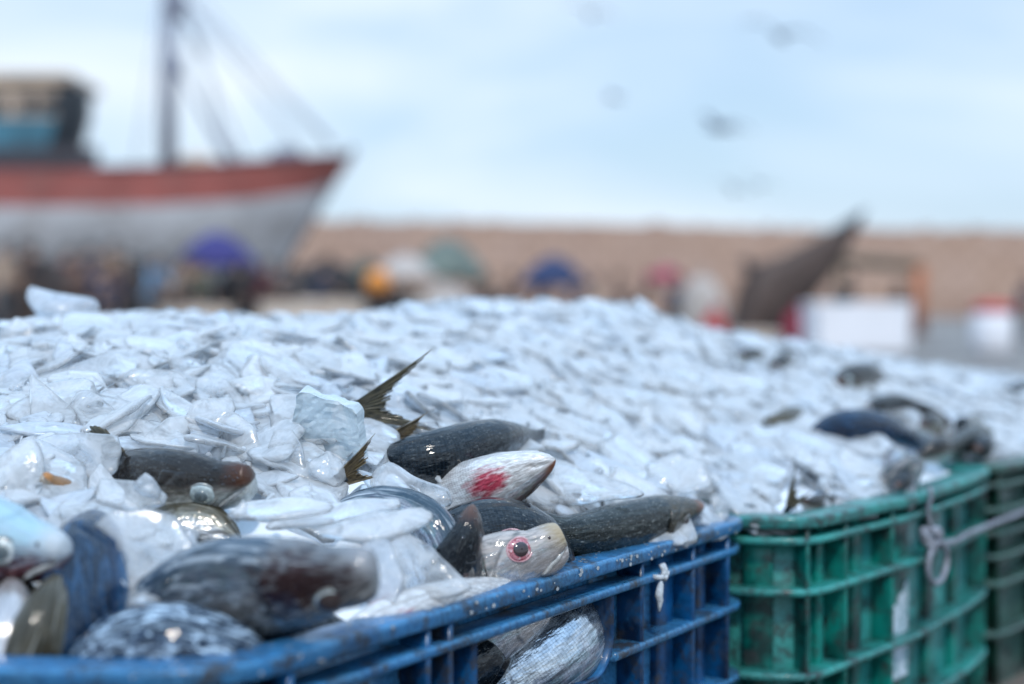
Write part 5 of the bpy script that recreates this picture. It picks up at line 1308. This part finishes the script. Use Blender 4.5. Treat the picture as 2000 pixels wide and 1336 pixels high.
hero([(185,960),(200,935),(300,945),(328,972),(322,990),(250,1000),(190,985)], SD(250,970)-.035, (.0,-.7,.7), .006, 'ice', 'round-ended white ice plate under the chin of the brown-backed head', seed=21)
hero([(258,948),(285,925),(300,935),(316,960),(310,975),(280,968)], SD(285,950)-.055, (.1,-.8,.5), .012, 'ice_clear', 'clear faceted ice cube resting on the brown fish', seed=22, soft=.08)
hero([(725,925),(760,905),(800,932),(880,960),(885,985),(840,985),(770,975),(725,955)], SD(800,950)-.04, (.05,-.75,.65), .012, 'ice', 'cloudy lumpy ice piece before the gill-side head', seed=23)
hero([(455,1000),(475,975),(485,985),(478,1012),(462,1020)], SD(470,1000)-.04, (.0,-.9,.4), .006, 'ice_white', 'little white ice nub beside the grey-bellied fish', seed=24)
hero([(790,880),(850,862),(955,870),(945,890),(880,915),(800,900)], SD(870,885)+.005, (.1,-.4,.9), .005, 'ice_white', 'flat ice sheet capping the black fish body', seed=25)
hero([(900,935),(960,885),(1060,880),(1020,900),(960,925)], 1.155, (.0,-.4,.9), .004, 'ice_white', 'long ice splinter lying on the upturned head', seed=26)
hero([(50,580),(60,565),(190,590),(200,612),(120,622),(70,612)], SD(110,620)-.01, (.1,-.75,.65), .02, 'ice_blue', 'blurred pale ice slab jutting from the crest', seed=27)
hero([(1395,1010),(1385,975),(1400,960),(1420,975),(1424,1010),(1408,1022)], 1.335, (.1,-.9,.4), .008, 'ice', 'round ice lump above the far corner of the blue crate', seed=28)
hero([(1000,950),(1090,900),(1180,930),(1260,965),(1150,985),(1040,985)], 1.20, (.0,-.6,.8), .006, 'ice', 'broad smooth ice plate behind the long dark fish', seed=29)
hero([(1260,905),(1320,880),(1385,905),(1390,950),(1330,968),(1270,950)], 1.32, (.1,-.8,.6), .006, 'ice', 'pale round ice plate uphill of the brown snout of the long fish', seed=30)
# the square block with a rough cyan face
c = P(643, 838, SD(640,850)-.035); blk = MB()
fx = Vector((.94,-.28,-.16)).normalized(); fz = Vector((-.10,-.22,.95)).normalized(); fy = fz.cross(fx).normalized(); fz = fx.cross(fy)
n_ = 16; V = []; F = []
def bp3(i, j, k): # i,j in 0..n, k 0/1
    x = -1+2*i/n_; z = -1+2*j/n_; w = .030*(1-.14*z)+.004*mnoise.noise(Vector((z*2, k, 5)))
    hh_ = .028*(1-.12*x)
    rnd = (1-.04*(abs(x) > .93))*(1-.03*(abs(z) > .93))
    ybase = -.007 if k == 0 else .006
    rough_ = .0014*mnoise.fractal(Vector((x*2.2, z*3.5, k*7)), 1, 2, 3)+.0012*mnoise.noise(Vector((x*12, z*5, k)))
    return c+fx*(x*w*rnd)+fz*((z+.12*mnoise.noise(Vector((x*1.5, k, 3))))*hh_*rnd)+fy*(ybase+rough_)
for k in (0, 1):
    for i in range(n_+1):
        for j in range(n_+1): V.append(bp3(i, j, k))
NN = (n_+1)**2; g = lambda i, j, k: k*NN+i*(n_+1)+j
for i in range(n_):
    for j in range(n_): F += [(g(i,j,0), g(i+1,j,0), g(i+1,j+1,0), g(i,j+1,0)), (g(i,j,1), g(i,j+1,1), g(i+1,j+1,1), g(i+1,j,1))]
for i in range(n_): F += [(g(i,0,0), g(i,0,1), g(i+1,0,1), g(i+1,0,0)), (g(i,n_,0), g(i+1,n_,0), g(i+1,n_,1), g(i,n_,1)), (g(0,i,0), g(0,i+1,0), g(0,i+1,1), g(0,i,1)), (g(n_,i,0), g(n_,i,1), g(n_,i+1,1), g(n_,i+1,0))]
o = raw('ice_block', [v-c for v in V], F, M['ice_cyan'], None, False); o.location = c; tag(o, 'square pale cyan ice block with a rough broken face, beside the upright forked tail', 'ice block')

# ------------------------------------------------------------------ world, sun, camera
SUN_EL, SUN_AZ = R(50), R(172)   # azimuth from +Y clockwise
w = bpy.data.worlds.new('World'); sc.world = w; w.use_nodes = True; nt = w.node_tree; nt.nodes.clear()
out = nt.nodes.new('ShaderNodeOutputWorld'); bg = nt.nodes.new('ShaderNodeBackground'); bg.inputs[1].default_value = .12
sky = nt.nodes.new('ShaderNodeTexSky'); sky.sky_type = 'NISHITA'; sky.sun_disc = False; sky.sun_elevation = SUN_EL; sky.sun_rotation = SUN_AZ; sky.air_density = 1.2; sky.dust_density = 1.5
tc = nt.nodes.new('ShaderNodeTexCoord'); mp = nt.nodes.new('ShaderNodeMapping'); mp.inputs['Scale'].default_value = (1.0, 1.0, 3.6); mp.inputs['Location'].default_value = (.3, 0, .15); mp.inputs['Rotation'].default_value = (0, .12, 0)
nz = nt.nodes.new('ShaderNodeTexNoise'); nz.inputs['Scale'].default_value = 2.4; nz.inputs['Detail'].default_value = 4; nz.inputs['Roughness'].default_value = .5; nz.inputs['Distortion'].default_value = .4
nt.links.new(tc.outputs['Generated'], mp.inputs[0]); nt.links.new(mp.outputs[0], nz.inputs['Vector'])
cr = nt.nodes.new('ShaderNodeValToRGB'); cr.color_ramp.elements[0].position = .34; cr.color_ramp.elements[0].color = (.62,.62,.62,1); cr.color_ramp.elements[1].position = .62; cr.color_ramp.elements[1].color = (.95,.95,.95,1)
nt.links.new(nz.outputs[0], cr.inputs[0])
cl = nt.nodes.new('ShaderNodeValToRGB'); cl.color_ramp.elements[0].position = .36; cl.color_ramp.elements[0].color = (.49,.69,.93,1); cl.color_ramp.elements[1].position = .68; cl.color_ramp.elements[1].color = (.80,.885,.975,1)
nt.links.new(nz.outputs[0], cl.inputs[0])
mul = nt.nodes.new('ShaderNodeVectorMath'); mul.operation = 'SCALE'; mul.inputs['Scale'].default_value = 9.0; nt.links.new(cl.outputs[0], mul.inputs[0])
mx = nt.nodes.new('ShaderNodeMix'); mx.data_type = 'RGBA'; nt.links.new(cr.outputs[0], mx.inputs[0]); nt.links.new(sky.outputs[0], mx.inputs[6]); nt.links.new(mul.outputs[0], mx.inputs[7])
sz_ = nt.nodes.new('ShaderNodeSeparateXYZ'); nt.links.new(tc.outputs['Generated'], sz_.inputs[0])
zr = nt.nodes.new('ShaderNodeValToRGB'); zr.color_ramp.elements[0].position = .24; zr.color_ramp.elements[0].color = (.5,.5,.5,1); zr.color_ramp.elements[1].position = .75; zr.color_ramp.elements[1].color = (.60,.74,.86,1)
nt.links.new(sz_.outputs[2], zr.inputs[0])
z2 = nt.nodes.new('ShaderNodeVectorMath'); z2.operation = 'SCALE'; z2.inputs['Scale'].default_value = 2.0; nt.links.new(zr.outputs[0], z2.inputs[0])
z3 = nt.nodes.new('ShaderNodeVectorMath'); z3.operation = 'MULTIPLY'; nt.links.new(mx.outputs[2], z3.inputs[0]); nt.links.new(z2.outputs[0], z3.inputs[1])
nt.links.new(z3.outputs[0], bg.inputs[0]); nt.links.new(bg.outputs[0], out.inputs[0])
sun = bpy.data.lights.new('sun', 'SUN'); sun.energy = 1.8; sun.angle = R(6); sun.color = (1, .93, .84); so = bpy.data.objects.new('sun', sun); COL.objects.link(so)
sd = Vector((sin(SUN_AZ)*cos(SUN_EL), cos(SUN_AZ)*cos(SUN_EL), sin(SUN_EL))); so.rotation_euler = sd.to_track_quat('Z', 'Y').to_euler(); so.location = (0, -3, 5)
cam = bpy.data.cameras.new('camera'); co = bpy.data.objects.new('camera', cam); COL.objects.link(co); co.location = (0, 0, CAMZ); co.rotation_euler = (R(90)-PITCH, 0, 0)
cam.sensor_width = 36; cam.lens = 50; cam.clip_start = .05; cam.clip_end = 2000
cam.dof.use_dof = True; cam.dof.focus_distance = 1.10; cam.dof.aperture_fstop = 2.4
sc.camera = co
sc.view_settings.view_transform = 'Standard'; sc.view_settings.look = 'None'; sc.view_settings.exposure = .13; sc.view_settings.gamma = 1
sc.render.engine = 'CYCLES'
sc.cycles.max_bounces = 18; sc.cycles.transmission_bounces = 6; sc.cycles.transparent_max_bounces = 14; sc.cycles.diffuse_bounces = 14; sc.cycles.glossy_bounces = 3
sc.cycles.caustics_reflective = False; sc.cycles.caustics_refractive = False; sc.cycles.use_denoising = True; sc.cycles.sample_clamp_indirect = 6
